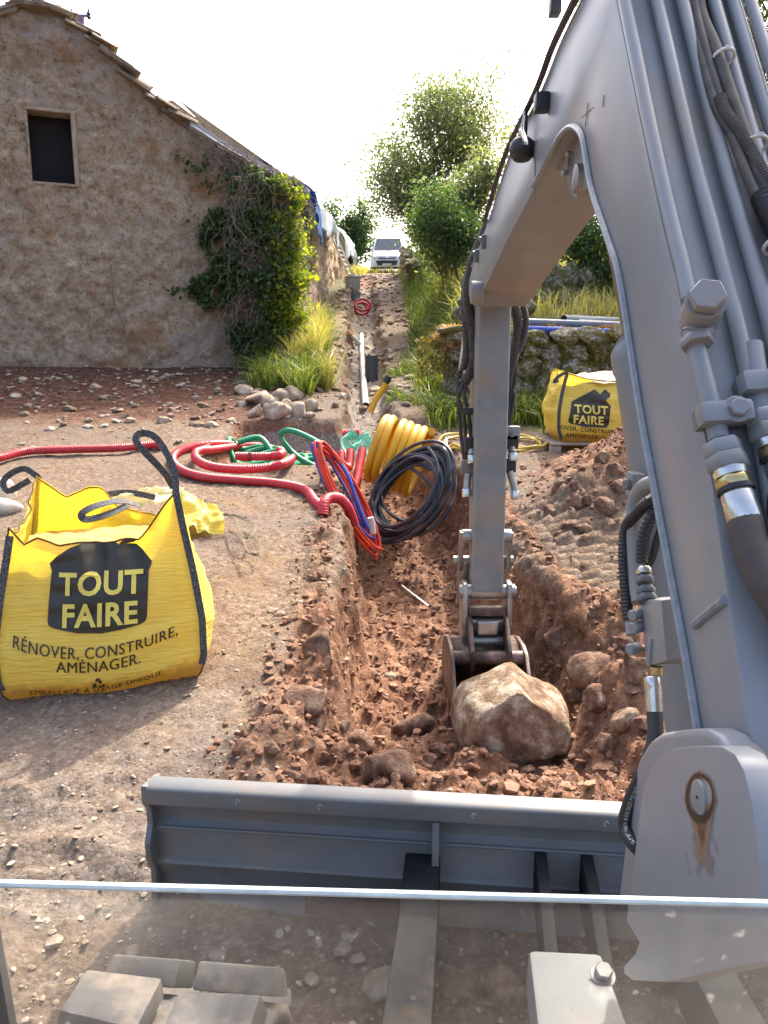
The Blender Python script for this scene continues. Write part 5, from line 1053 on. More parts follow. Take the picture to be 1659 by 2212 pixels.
# ---- cab: lower windscreen pane and corner pillar
def glassmat():
    m = bpy.data.materials.new('dusty_glass'); m.use_nodes = True; N = m.node_tree.nodes; L = m.node_tree.links; N.remove(N['Principled BSDF']); out = N['Material Output']
    tr = N.new('ShaderNodeBsdfTransparent'); tr.inputs[0].default_value = (.93, .955, .945, 1); gl = N.new('ShaderNodeBsdfGlossy'); gl.inputs['Roughness'].default_value = .03; fr_ = N.new('ShaderNodeFresnel'); fr_.inputs[0].default_value = 1.5
    m1 = N.new('ShaderNodeMixShader'); L.new(fr_.outputs[0], m1.inputs[0]); L.new(tr.outputs[0], m1.inputs[1]); L.new(gl.outputs[0], m1.inputs[2])
    tc = N.new('ShaderNodeTexCoord'); nz = N.new('ShaderNodeTexNoise'); nz.inputs['Scale'].default_value = 5; nz.inputs['Detail'].default_value = 8; nz.inputs['Roughness'].default_value = .7; L.new(tc.outputs['Object'], nz.inputs['Vector'])
    n2 = N.new('ShaderNodeTexNoise'); n2.inputs['Scale'].default_value = 60; n2.inputs['Detail'].default_value = 3; L.new(tc.outputs['Object'], n2.inputs['Vector']); r2 = N.new('ShaderNodeMapRange'); r2.inputs['From Min'].default_value = .66; r2.inputs['From Max'].default_value = .76; r2.inputs['To Max'].default_value = .35; L.new(n2.outputs['Fac'], r2.inputs['Value'])
    mr = N.new('ShaderNodeMapRange'); mr.inputs['From Min'].default_value = .35; mr.inputs['From Max'].default_value = .75; mr.inputs['To Min'].default_value = .03; mr.inputs['To Max'].default_value = .20; L.new(nz.outputs['Fac'], mr.inputs['Value']); ad = N.new('ShaderNodeMath'); ad.operation = 'ADD'; L.new(mr.outputs[0], ad.inputs[0]); L.new(r2.outputs[0], ad.inputs[1])
    df = N.new('ShaderNodeBsdfTranslucent'); df.inputs[0].default_value = (.62, .58, .52, 1); d2 = N.new('ShaderNodeBsdfDiffuse'); d2.inputs[0].default_value = (.55, .51, .46, 1); md_ = N.new('ShaderNodeMixShader'); L.new(df.outputs[0], md_.inputs[1]); L.new(d2.outputs[0], md_.inputs[2])
    m2 = N.new('ShaderNodeMixShader'); L.new(ad.outputs[0], m2.inputs[0]); L.new(m1.outputs[0], m2.inputs[1]); L.new(md_.outputs[0], m2.inputs[2]); L.new(m2.outputs[0], out.inputs['Surface']); return m
gA, gB = PY(-130, 1910, .60), PY(1800, 1961, .58); gC = gB+np.array([0, -.10, -.75]); gD = gA+np.array([0, -.10, -.75]); gn = np.cross(gB-gA, gD-gA); gn /= np.linalg.norm(gn); gn = -gn if gn[1] < 0 else gn
pane = ex(MB().add([gA, gB, gC, gD], [(0, 1, 2, 3)]).build('windscreen_pane', glassmat(), smooth=False))
edge = mat('glass_edge', [(.3, (.42, .52, .50)), (.6, (.62, .70, .68)), (.75, (.85, .88, .86))], scale=26, rough=.25, spec=.7)
MB().tube(resample([gA+gn*.002+np.array([0, 0, .001]), gB+gn*.002+np.array([0, 0, .001])], .02), .0034, 8).build('glass_edge', edge, parent=pane)
MB().prism([PY(-60, 1850, .615), PY(-12, 1890, .615), PY(16, 2060, .60), PY(46, 2230, .59), PY(-60, 2260, .59)], (-.01, -.04, 0)).build('corner_pillar', M['plastic_black'], parent=pane, bevel=.006)
# ================================================================ BULK BAGS
def ribbon(pts, width, nrm, thick=.004):
    P = [np.array(p, float) for p in pts]; V = []; n = len(P)
    for i in range(n):
        t = P[min(i+1, n-1)]-P[max(i-1, 0)]; t /= np.linalg.norm(t)+1e-9; nn = np.array(nrm(i) if callable(nrm) else nrm, float); s = np.cross(t, nn); s /= np.linalg.norm(s)+1e-9; m_ = np.cross(s, t)
        for a, b in ((-1, -1), (1, -1), (1, 1), (-1, 1)): V.append(P[i]+s*a*width/2+m_*b*thick/2)
    F = []
    for i in range(n-1):
        for k in range(4): F.append((i*4+k, i*4+(k+1) % 4, i*4+4+(k+1) % 4, i*4+4+k))
    F += [(0, 1, 2, 3), (n*4-4, n*4-1, n*4-2, n*4-3)]
    return MB().add(V, F)
class Bag:
    def __init__(s, c, yaw, a, rims, seed, label, bulge=.11, prof=None, slope=0.0):
        s.c = np.array(c, float); s.yaw = yaw; s.a = a; s.rims = rims; s.seed = seed; s.bg = bulge; s.prof = prof; s.slope = slope
        s.ex = np.array([math.cos(yaw), math.sin(yaw), 0]); s.ey = np.array([-math.sin(yaw), math.cos(yaw), 0])
        s.root = empty('bulk_bag', c, label=label, cat='bulk bag', group='yellow bulk bags of sand'); s.off = -Vector([float(q) for q in c])
    def par(s, o, p=None):
        if p is None: o.parent = s.root; o.location = s.off
        else: o.parent = p
        return o
    def surf(s, face, q, h, out=0.0):
        """face 0 front,1 right,2 back,3 left ; q -1..1 ; h 0..1"""
        a = s.a*np.interp(h, *s.prof); zr = np.interp(q, *s.rims[face]); z = h*zr
        k = .94; b = s.bg*np.interp(h, [0, .12, .4, .75, 1], [.25, .75, 1, .65, .1]); 
        x = a*k*q; y = -(a*(k + b*(1-q*q)*(1+.25*(1-q*q))))
        wr = .011*pvn(q*2.2+face*5+s.seed, h*16., s.seed)*(h > .05)+.020*pvn(q*1.3+face*9, h*4.2, s.seed+2)+.026*pvn(q*5+face*3+s.seed, h*2.1, 7)*sstep(.55, .95, h)
        y -= wr*(1-q**8)+out
        for _ in range(face): x, y = -y, x
        p = s.c+s.ex*x+s.ey*y; p[2] = s.c[2]+z+s.slope*(p[1]-s.c[1])*(1-min(1, h*1.2))
        return p
    def body(s):
        n, m_ = 40, 34; V = []; mud = []; F = []; 
        qs = np.linspace(-1, 1, n); hs = np.linspace(0, 1, m_)
        for f in range(4):
            b = len(V)
            for h in hs:
                for q in qs: V.append(s.surf(f, q, h)); mud.append(max(0, 1-h/.20)*.85)
            I = np.arange(n*m_).reshape(m_, n)+b; F.append(np.stack([I[:-1, :-1].ravel(), I[:-1, 1:].ravel(), I[1:, 1:].ravel(), I[1:, :-1].ravel()], 1))
        o = npmesh('fabric', V, np.concatenate(F), M['bag']); at = o.data.attributes.new('mud', 'FLOAT', 'POINT'); at.data.foreach_set('value', np.array(mud, np.float32))
        bm = bmesh.new(); bm.from_mesh(o.data); bmesh.ops.remove_doubles(bm, verts=bm.verts, dist=.002); bmesh.ops.recalc_face_normals(bm, faces=bm.faces); bm.to_mesh(o.data); bm.free()
        s.fabric = s.par(o); return o
    def seams(s):
        for f in range(4): s.par(MB().tube([s.surf(f, q, .992, .003) for q in np.linspace(-1, 1, 40)], .0045, 6).build('hem', M['seam']))
        for f in range(4): s.par(MB().tube([s.surf(f, 1, h, .003) for h in np.linspace(.02, 1, 30)], .004, 5).build('corner_seam', M['seam']))
    def strap(s, face, q, h0, h1, loop, m, w_=.034, side=None):
        pts = [s.surf(face, q, h, .010) for h in np.linspace(h0, h1, 16)]; nrm = -s.ey if face == 0 else (s.ex if face == 1 else (s.ey if face == 2 else -s.ex)); top = pts[-1]
        pts += [top+np.array(d) for d in loop]; pts = spline(pts, 3); return s.par(ribbon(pts, w_, nrm).build('lifting_strap', m))
    def fill(s, m, h, dome, dx=0, dy=0, r=.90):
        n = 36; V = []; 
        for i in range(n):
            for j in range(n):
                x = (2*i/(n-1)-1); y = (2*j/(n-1)-1); rr = max(abs(x), abs(y)); a = s.a*np.interp(h, *s.prof)*r
                p = s.c+s.ex*x*a+s.ey*y*a; z = h*.72+dome*(1-min(1, (math.hypot(x-dx, y-dy)/1.2)**2))+.025*float(fbm(np.array([x*2.0]), np.array([y*2.]), s.seed, 1, 4, 3)[0]); p[2] = s.c[2]+z; V.append(p)
        I = np.arange(n*n).reshape(n, n); F = np.stack([I[:-1, :-1].ravel(), I[:-1, 1:].ravel(), I[1:, 1:].ravel(), I[1:, :-1].ravel()], 1)
        return s.par(npmesh('sand_fill', V, F, m))
    def front(s, u, v):
        """photo pixel -> (q,h) on the front face"""
        d = ray(u, v); n = s.ey; p0 = s.c-s.ey*s.a*1.02; t = ((p0-EYE)@n)/(d@n); p = EYE+d*t; x = (p-s.c)@s.ex; z = p[2]-s.c[2]; h = .5
        for _ in range(6):
            q = float(np.clip(x/(s.a*np.interp(h, *s.prof)*.94), -1, 1)); h = (z+s.slope*s.a*.95*(1-min(1, max(0, h)*1.2)))/np.interp(q, *s.rims[0])
        return q, float(np.clip(h, .01, 1))
    def onfront(s, u, v, out): q, h = s.front(u, v); return s.surf(0, q, h, out)
    def shape(s, poly, name, m, out, Zf, maxlen=.035):
        bm = bmesh.new(); vs = [bm.verts.new((x, y, 0)) for x, y in poly]; bm.faces.new(vs); bmesh.ops.triangulate(bm, faces=bm.faces)
        ml = maxlen*450
        for _ in range(6):
            ed = [e for e in bm.edges if e.calc_length() > ml]
            if not ed: break
            bmesh.ops.subdivide_edges(bm, edges=ed, cuts=1); bmesh.ops.triangulate(bm, faces=bm.faces)
        for v in bm.verts: v.co = Vector([float(q) for q in s.onfront(*Zf(v.co.x, v.co.y), out)])
        me = bpy.data.meshes.new(name); bm.to_mesh(me); bm.free(); o = bpy.data.objects.new(name, me); COL.objects.link(o); me.materials.append(m); o.parent = s.fabric; return o
    def text(s, body, size, x0, base, Zf, m, out, name, shear=0.0, wid=1.0, offset=.012):
        def place(x, y, z=0.0): px = x0+x*wid; return s.onfront(*Zf(px, base(px)-y), out+z)
        v, f = textverts(body, size, 0.0 if offset < .02 else offset*size)
        if offset < .02:      # bolder strokes: three slightly shifted layers
            v0, f0 = v, f; v = []; f = []
            for k, dx in enumerate((-.016, 0, .016)):
                f += [tuple(i+len(v) for i in q) for q in f0]; v += [Vector((p.x+dx*size, p.y, .0005*k)) for p in v0]
        me = bpy.data.meshes.new(name); me.from_pydata([tuple(float(q) for q in place(p.x, p.y, p.z)) for p in v], [], f); me.update(); o = bpy.data.objects.new(name, me); COL.objects.link(o); me.materials.append(m); o.parent = s.fabric; return o
Z5 = lambda x, y: (x/2.183/1.1573, (1000+y/2.183)/1.1573)
PRF = ([0, .05, .16, .35, .6, .82, 1], [1.0, 1.07, 1.12, 1.12, 1.04, .95, .89])
b1c = np.array([-1.475, 4.00, HZ(-1.45, 3.7)+.015])
bag1 = Bag(b1c, R(14.5), .455, [([-1, -.85, -.7, -.45, -.2, .05, .3, .5, .65, .88, 1], [.78, .70, .73, .685, .70, .68, .70, .69, .76, .88, .93]), ([-1, -.6, 0, .6, 1], [.93, .76, .66, .64, .66]), ([-1, -.7, -.35, -.1, .1, .3, .6, 1], [.66, .66, .70, .72, .84, .85, .80, .92]), ([-1, -.5, 0, .5, 1], [.92, .84, .74, .72, .78])], 3,
           'large yellow bulk bag slumped open with orange sand, beside the trench', prof=PRF, slope=.12)
bag1.body(); bag1.seams(); bag1.fill(M['sand_orange'], .82, .05, -.2, .1)
bag1.strap(0, .985, .10, .99, [(-.01, .03, .10), (-.06, .06, .20), (-.12, .08, .27), (-.18, .06, .28), (-.19, .04, .24), (-.13, .06, .16), (-.07, .10, .07), (-.05, .14, 0)], M['strap'])
bag1.strap(0, -.985, .10, .96, [], M['strap'])
bag1.strap(2, .97, .5, .99, [(-.02, 0, .02), (-.08, .02, .05), (-.15, .02, .03), (-.20, .0, -.02), (-.17, -.02, -.07), (-.10, -.02, -.04), (-.05, 0, -.01)], M['strap'])
# loop flopped into the opening, dark strap across the back rim
lp0 = [PY(u, v, y) for u, v, y in ((300, 1092, 4.05), (262, 1082, 3.95), (215, 1090, 3.85), (178, 1108, 3.8), (186, 1122, 3.8), (230, 1112, 3.85), (275, 1092, 3.95))]
bag1.par(ribbon(spline(lp0, 5), .04, (0, -.7, .7)).build('lifting_strap', M['strap'])); bag1.par(ribbon(spline([PY(u, v, y) for u, v, y in ((232, 1068, 4.45), (280, 1064, 4.5), (335, 1075, 4.45))], 5), .035, (0, -.9, .3)).build('lifting_strap', M['strap']))
# pale liner rumpled out of the far side
def crumple(name, corners, n, amp, seed, m, freq=3.0):
    A, B, C, D_ = [np.array(c, float) for c in corners]; V = []
    for i in range(n):
        for j in range(n):
            s, t = i/(n-1), j/(n-1); p = (A*(1-s)+B*s)*(1-t)+(D_*(1-s)+C*s)*t
            k = amp*(float(fbm(np.array([s*freq+seed]), np.array([t*freq]), seed, 1, 4, seed)[0])); p = p+np.array([.4*k, -.3*k, k]); V.append(p)
    I = np.arange(n*n).reshape(n, n); F = np.stack([I[:-1, :-1].ravel(), I[:-1, 1:].ravel(), I[1:, 1:].ravel(), I[1:, :-1].ravel()], 1); return npmesh(name, V, F, m)
bag1.par(crumple('rumpled_liner', [PY(228, 1092, 4.4), PY(392, 1072, 4.55), PY(398, 1052, 4.75), PY(236, 1064, 4.6)], 26, .05, 5, M['bag_pale'], 4.5))
# printing
house_poly = [(262, 905), (300, 866), (372, 822), (440, 796), (505, 800), (545, 838), (600, 872), (652, 888), (700, 850), (738, 808), (780, 838), (828, 884), (824, 905), (812, 930), (808, 1060), (804, 1170), (796, 1192), (770, 1208), (670, 1232), (560, 1250), (430, 1248), (300, 1230), (270, 1218), (262, 1195), (268, 1060), (276, 945)]
bag1.shape(house_poly, 'house_emblem', M['print'], .006, Z5); bag1.shape([(640, 806), (700, 752), (766, 734), (762, 772), (722, 800), (668, 808)], 'emblem_diamond', M['print'], .006, Z5); bag1.shape([(498, 796), (556, 764), (640, 800), (604, 832), (560, 826)], 'emblem_diamond', M['print'], .006, Z5)
bag1.text('TOUT', 158, 550, lambda p: 1062-.045*(p-550)+.00012*(p-550)**2*0+ -12, Z5, M['print_yellow'], .014, 'emblem_lettering', wid=1.02, offset=.03); bag1.text('FAIRE', 158, 546, lambda p: 1206-.055*(p-546), Z5, M['print_yellow'], .014, 'emblem_lettering', wid=1.0, offset=.03)
arc = lambda k, x0, y0, sl: (lambda p: y0 - k*(p-x0)**2 + sl*(p-x0))
bag1.text('RÉNOVER, CONSTRUIRE,', 82, 522, arc(.00036, 480, 1372, -.035), Z5, M['print'], .006, 'slogan_lettering', wid=.93, offset=.012); bag1.text('AMÉNAGER.', 82, 546, arc(.0003, 490, 1444, -.05), Z5, M['print'], .006, 'slogan_lettering', wid=.97, offset=.012)
bag1.text('EMBALLAGE À USAGE UNIQUE', 50, 525, arc(.0002, 400, 1584, -.10), Z5, M['print'], .006, 'notice_lettering', wid=1.0, offset=.008)
def recycle(b, cx, cy, r, Zf, out=.006):
    for k in range(3):
        a0 = R(90+120*k); pts = []
        def rot(x, y): a = R(120*k); return (cx+x*math.cos(a)-y*math.sin(a), cy-(x*math.sin(a)+y*math.cos(a)))
        b.shape([rot(x*r, y*r) for x, y in [(-.42, .50), (-.22, .86), (.12, .86), (.34, .50), (.50, .60), (.36, .12), (-.10, .24), (.06, .34), (-.05, .56), (-.20, .34)]], 'recycling_arrow', M['print'], out, Zf)
recycle(bag1, 545, 1512, 44, Z5)
# second bag on the pallet
Z4 = lambda x, y: ((1100+x/2.023)/1.1573, (700+y/2.023)/1.1573)
b2c = np.array([2.27, 8.34, HZ(2.2, 8.5)+.035])
PRF2 = ([0, .06, .2, .45, .7, .88, 1], [.90, .98, 1.05, 1.06, 1.0, .93, .88])
bag2 = Bag(b2c, R(-3), .485, [([-1, -.5, 0, .5, 1], [.70, .64, .62, .61, .64]), ([-1, 0, 1], [.64, .62, .70]), ([-1, -.3, .3, 1], [.70, .65, .66, .74]), ([-1, 0, 1], [.74, .67, .70])], 12, 'yellow bulk bag of pale sand standing on a pallet by the mossy wall', prof=PRF2)
bag2.body(); bag2.seams(); bag2.fill(M['sand_grey'], .80, .12, .1, .1, .96)
bag2.strap(0, -.985, .05, .98, [(-.03, -.02, .01), (-.10, -.04, -.03), (-.14, -.05, -.08), (-.09, -.04, -.06)], M['strap']); bag2.strap(0, .985, .05, .98, [(.02, 0, .02), (.08, .0, .01)], M['strap']); bag2.strap(2, .97, .6, .98, [(0, 0, .10), (.01, 0, .20), (.0, 0, .27)], M['strap'], .035)
bag2.strap(2, -.6, .9, .99, [(-.02, -.02, .03), (-.09, -.03, .03), (-.14, -.04, -.01)], M['strap'])
bag2.shape([(665, 615), (785, 552), (806, 572), (776, 604), (808, 630), (836, 610), (862, 638), (856, 652), (850, 730), (838, 746), (730, 742), (655, 725), (646, 712), (662, 640)], 'house_emblem', M['print'], .007, Z4); bag2.shape([(808, 580), (840, 553), (864, 576), (858, 592), (832, 608)], 'emblem_diamond', M['print'], .007, Z4)
bag2.text('TOUT', 58, 760, lambda p: 674+.06*(p-760), Z4, M['print_yellow'], .022, 'emblem_lettering', wid=1.0, offset=.03); bag2.text('FAIRE', 58, 745, lambda p: 726+.07*(p-745), Z4, M['print_yellow'], .022, 'emblem_lettering', wid=1.0, offset=.03)
bag2.text('RÉNOVER, CONSTRUIRE,', 31, 726, lambda p: 766+.10*(p-726)-.0001*(p-726)**2, Z4, M['print'], .007, 'slogan_lettering', wid=.95, offset=.012); bag2.text('AMÉNAGER.', 31, 722, lambda p: 801+.05*(p-722), Z4, M['print'], .007, 'slogan_lettering', wid=.97, offset=.012)
pz = HZ(2.2, 8.5)-.095; pal = empty('pallet', (2.27, 8.34, pz), label='wooden pallet under the yellow bulk bag by the mossy wall', cat='pallet')
for k in range(6): MB().box((0, -.47+.19*k, .115), (1.15, .11, .022)).build('deck_board', M['wood'], parent=pal, bevel=.003)
for x in (-.52, 0, .52):
    for y in (-.45, 0, .45): MB().box((x, y, .055), (.10, .12, .085)).build('block', M['wood'], parent=pal, bevel=.004)
    MB().box((x, 0, .006), (.10, 1.05, .018)).build('bottom_board', M['wood'], parent=pal, bevel=.003)
# empty bag crumpled on the ground behind
eb = empty('empty_bag', PG(465, 1160), label='flattened empty yellow bag with loose straps behind the sand bag', cat='bag'); eo_ = -Vector([float(q) for q in PG(465, 1160)])
o = crumple('fabric', [PG(380, 1165)+np.array([0, 0, .05]), PG(494, 1150)+np.array([0, -.1, .06]), PG(470, 1125)+np.array([0, 0, .14]), PG(380, 1110)+np.array([0, 0, .2])], 26, .05, 15, M['bag'], 3.5); o.parent = eb; o.location = eo_
for pp in ([(478, 1110), (505, 1118), (520, 1150), (535, 1162), (548, 1150), (550, 1135), (520, 1118), (500, 1112)], [(494, 1148), (520, 1160), (535, 1190), (552, 1198), (564, 1190), (560, 1172), (540, 1158), (520, 1150)]):
    q = [PG(u, v, .12) for u, v in pp]; o = ribbon(spline(q, 4), .018, (.3, -.8, .5)).build('lifting_strap', M['strap_brown']); o.parent = eb; o.location = eo_
# ================================================================ PIPES AND COILS
def thing(o, label, cat, group=None): return finish(o, label=label, cat=cat, group=group)
def lay(pts, off): return [np.array([x, y, HZ(x, y)+off]) for x, y in pts]
def flatpath(pix, r): return [PG(u, v)+np.array([0, 0, r]) for u, v in pix]
RR = .043
p = spline([q+np.array([0, 0, .01]) for q in flatpath([(-60, 1012), (0, 1000), (60, 986), (150, 982), (250, 979), (330, 972), (352, 976)], RR)], 8); thing(ribbed(MB(), p, RR, .022, .10, 12).build('red_conduit', M['red']), 'single length of red corrugated conduit running behind the slumped sand bag', 'conduit')
# red coil on the ground, last turn running into the trench
z5p = [(1659, 515), (1500, 480), (1300, 464), (1120, 447), (1000, 412), (945, 362), (965, 312), (1050, 277), (1190, 260), (1330, 270), (1450, 298), (1550, 312), (1597, 347), (1570, 395), (1470, 425), (1330, 436), (1190, 428), (1105, 402), (1068, 364), (1085, 332), (1180, 322), (1300, 306), (1420, 308), (1520, 335), (1540, 366), (1470, 380), (1290, 380)]
pts = [PG(u, v)+np.array([0, 0, RR]) for u, v in [(697, 1108), (680, 1094)]]
for i, q in enumerate(z5p): pts.append(PG(*Z5(*q))+np.array([0, 0, RR+.055*float(sstep(9, 13, i))+.03*float(sstep(19, 23, i))]))
ro_ = empty('red_conduit_coil', pts[6], label='coil of red corrugated conduit lying flat, its end running to the trench lip', cat='conduit coil'); off_ = -Vector([float(q) for q in pts[6]])
o = ribbed(MB(), spline(pts, 7), RR, .022, .10, 12).build('conduit', M['red']); o.parent = ro_; o.location = off_
d_ = pts[-1]-pts[-2]; o = MB().tube([pts[-2]+d_*.50, pts[-2]+d_*.62], RR*1.06, 14).build('black_tape', M['plastic_black']); o.parent = ro_; o.location = off_

p = [PY(u, v, y) for u, v, y in ((698, 1112, 6.05), (700, 1088, 6.1), (712, 1076, 6.2), (735, 1078, 6.3), (752, 1098, 6.35), (764, 1130, 6.45))]; thing(ribbed(MB(), spline(p, 8), .046, .022, .10, 12).build('red_conduit', M['red']), 'short red corrugated conduit bending over the trench lip beside the black coil', 'conduit')
for k, (a, b, c) in enumerate((((737, 978, 8.2), (733, 1005, 8.0), (700, 1030, 7.7)), ((757, 975, 8.2), (752, 1010, 7.9), (733, 1048, 7.5)), ((783, 972, 8.2), (776, 1010, 7.9), (768, 1052, 7.5)))):
    q = [PY(*a), PY(*b), PY(*c)]; q = [np.array([v_[0], v_[1], max(v_[2], HZ(v_[0], v_[1])+.04)]) for v_ in q]; thing(ribbed(MB(), spline(q, 10), .046, .022, .10, 12).build('red_conduit', M['red']), 'straight red corrugated conduit lying in the trench bed between the coils', 'conduit', 'red conduits in the trench')
# green coil in the pit
def coilpts(c, e1, e2, n, r0, r1, turns, width, jit, seed, steps=30):
    rs = np.random.RandomState(seed); e1 = np.array(e1, float); e1 /= np.linalg.norm(e1); e2 = np.array(e2, float); e2 -= e1*(e1@e2); e2 /= np.linalg.norm(e2); nn = np.cross(e1, e2); out = []; jr = rs.normal(0, jit, (int(turns)+3, 3)); 
    for i in range(int(turns*steps)+1):
        t = i/steps; k = int(t); f = t-k; j = jr[k]*(1-f)+jr[k+1]*f; a = 2*math.pi*t; w_ = width*((t/turns)-.5)
        out.append(np.array(c)+e1*r0*(1+j[0])*math.cos(a)+e2*r1*(1+j[1])*math.sin(a)+nn*(w_+j[2]*.3))
    return out
gc = PG(640, 985); gpts_ = []
for i in range(190):
    t = i/189.; a = t*2*math.pi*6.5; cx_ = -1.55+t*.78; cy_ = 8.85-.55*t; rr = .22+.05*math.sin(t*9); x = cx_+rr*math.cos(a)*1.1; y = cy_+rr*math.sin(a)*.9; gpts_.append(np.array([x, y, Hs(x, y)+.05+.09*(.5+.5*math.sin(a+.8))]))
gpts_ = [PY(515, 955, 8.9), PY(520, 942, 9.0), PY(560, 945, 9.0)]+gpts_
thing(MB().tube(spline(gpts_[::2], 4), .034, 10).build('green_conduit_coil', M['green']), 'green conduit unrolled in loose loops in the pit beside the trench', 'conduit coil')
p = [PY(u, v, y) for u, v, y in ((735, 1020, 7.7), (728, 995, 7.8), (700, 965, 8.0), (660, 942, 8.2), (625, 930, 8.3), (606, 938, 8.35), (612, 955, 8.35), (640, 985, 8.3), (680, 1008, 8.1))]; thing(MB().tube(spline(p, 8), .032, 10).build('green_conduit', M['green']), 'single raised loop of green conduit above the green coils', 'conduit')
p = [PY(u, v, y) for u, v, y in ((806, 970, 8.3), (808, 985, 8.2), (800, 1005, 8.1), (785, 1016, 8.0))]; thing(MB().tube(spline(p, 8), .026, 10).build('green_conduit', M['green']), 'short green conduit end beside the yellow coil', 'conduit')
# green warning mesh with a red roll core
mp_ = PY(770, 960, 8.6); wm = empty('warning_mesh_roll', mp_, label='roll of green warning mesh with a red band lying in the trench', cat='mesh roll'); wo_ = -Vector([float(q) for q in mp_])
q0, q1 = PY(742, 940, 8.7), PY(774, 938, 8.75)
for k in range(9): c = q0+(q1-q0)*k/8; o = MB().tube([c+np.array([0, .055*math.cos(a), .055*math.sin(a)]) for a in np.linspace(0, 6.28, 15)[:-1]], .010, 6, closed=True).build('red_winding', M['red']); o.parent = wm; o.location = wo_
rsn = np.random.RandomState(3); mb = MB()
def netsurf(s, t): return PY(742+55*s+6*math.sin(9*t+s*3), 945+38*t-10*s, 8.7-.45*t)+np.array([0, 0, .05*math.sin(7*s+5*t)+.03*math.sin(15*s*t+2)])
for k in range(22): mb.tube([netsurf(k/21, t) for t in np.linspace(0, 1, 10)], .0045, 4, caps=False)
for k in range(14): mb.tube([netsurf(s, k/13) for s in np.linspace(0, 1, 14)], .0045, 4, caps=False)
o = mb.build('mesh_strands', M['net_green']); o.parent = wm; o.location = wo_
# yellow duct coil standing on edge
yc = PY(862, 985, 7.75); yp = coilpts(yc, (.34, .10, .93), (.12, .97, -.12), None, .335, .30, 6.0, .50, .035, 5, 26); thing(MB().tube(spline(yp[::2], 3), .042, 12).build('yellow_duct_coil', M['yellow']), 'thick coil of yellow duct standing on edge in the trench', 'duct coil')
p = [PY(u, v, y) for u, v, y in ((800, 890, 10.4), (812, 862, 10.45), (828, 838, 10.5), (834, 826, 10.5))]; yo = empty('yellow_duct', p[0], label='bent yellow duct end with black tip rising from the gravel trench', cat='duct'); off_ = -Vector([float(q) for q in p[0]])
o = MB().tube(spline(p, 8), .042, 12).build('duct', M['yellow']); o.parent = yo; o.location = off_; d_ = (p[-1]-p[-2]); d_ /= np.linalg.norm(d_); o = MB().tube([p[-1]-d_*.01, p[-1]+d_*.09], .044, 14).build('black_tip', M['plastic_black']); o.parent = yo; o.location = off_
# black water pipe coil leaning on the right side of the trench
bc = PY(882, 1066, 7.05); e1 = (.62, .10, .78); e2 = (.62, -.72, -.32); bp_ = coilpts(bc, e1, e2, None, .43, .33, 17.0, .20, .17, 8, 30); thing(MB().tube(spline(bp_[::2], 3), .0165, 8).build('black_pipe_coil', M['blackpe']), 'big muddy coil of black water pipe leaning against the trench side', 'pipe coil')
p = [PY(u, v, y) for u, v, y in ((950, 1030, 7.0), (966, 1000, 7.0), (964, 978, 7.05), (957, 968, 7.1))]; thing(MB().tube(spline(p, 6), .014, 8).build('black_pipe_end', M['blackpe']), 'loose end of black pipe sticking up from the black coil', 'pipe')
# red and blue tubing coil
rc = PY(748, 1072, 6.75); q = coilpts(rc, (.42, -.16, -.80), (.45, .50, .12), None, .50, .13, 7, .10, .16, 14, 30); thing(MB().tube(spline(q[::2], 3), .0125, 7).build('red_tubing_coil', M['orange_red']), 'slack coil of thin bright red tubing leaning into the trench', 'tubing coil')
q = coilpts(PY(742, 1060, 6.85), (.42, -.16, -.80), (.40, .50, .16), None, .50, .14, 3, .10, .2, 16, 30); thing(MB().tube(spline(q[::2], 3), .0125, 7).build('blue_tubing_coil', M['blue']), 'slack coil of thin blue tubing behind the red tubing', 'tubing coil')
p = [PY(u, v, y) for u, v, y in ((712, 1040, 6.9), (686, 990, 7.0), (679, 965, 7.0), (690, 960, 6.95), (720, 985, 6.9), (750, 1025, 6.8), (770, 1080, 6.7), (790, 1130, 6.6), (803, 1148, 6.6))]; thing(MB().tube(spline(p, 8), .018, 8).build('blue_tube', M['blue']), 'single blue tube arching over the red tubing coil', 'tube')
thing(MB().tube(spline([PY(u, v, 6.5) for u, v in ((800, 1118), (804, 1135), (806, 1152))], 6), .028, 10).build('tubing_tag', M['palepvc']), 'pale sleeve at the lower end of the red tubing', 'sleeve')
# thin yellow hoses right of the stick
for k, (u, v, lab) in enumerate(((985, 968, 'thin yellow hose coil on the path beside the black pipe coil'), (1125, 966, 'thin yellow hose coil lying on the path before the pallet'))):
    c = PG(u, v); q = []
    for i in range(90): t = i/89.*3; a = 2*math.pi*t; x = c[0]+(.19+.03*math.sin(t*4))*math.cos(a)+.03*t; y = c[1]+(.26+.05*math.sin(t*3+1))*math.sin(a); q.append((x, y, HZ(x, y)+.02+.02*(1+math.sin(a+t))))
    thing(MB().tube(spline(q[::2], 3), .0125, 7).build('yellow_hose_coil', M['paleyellow']), lab, 'hose coil')
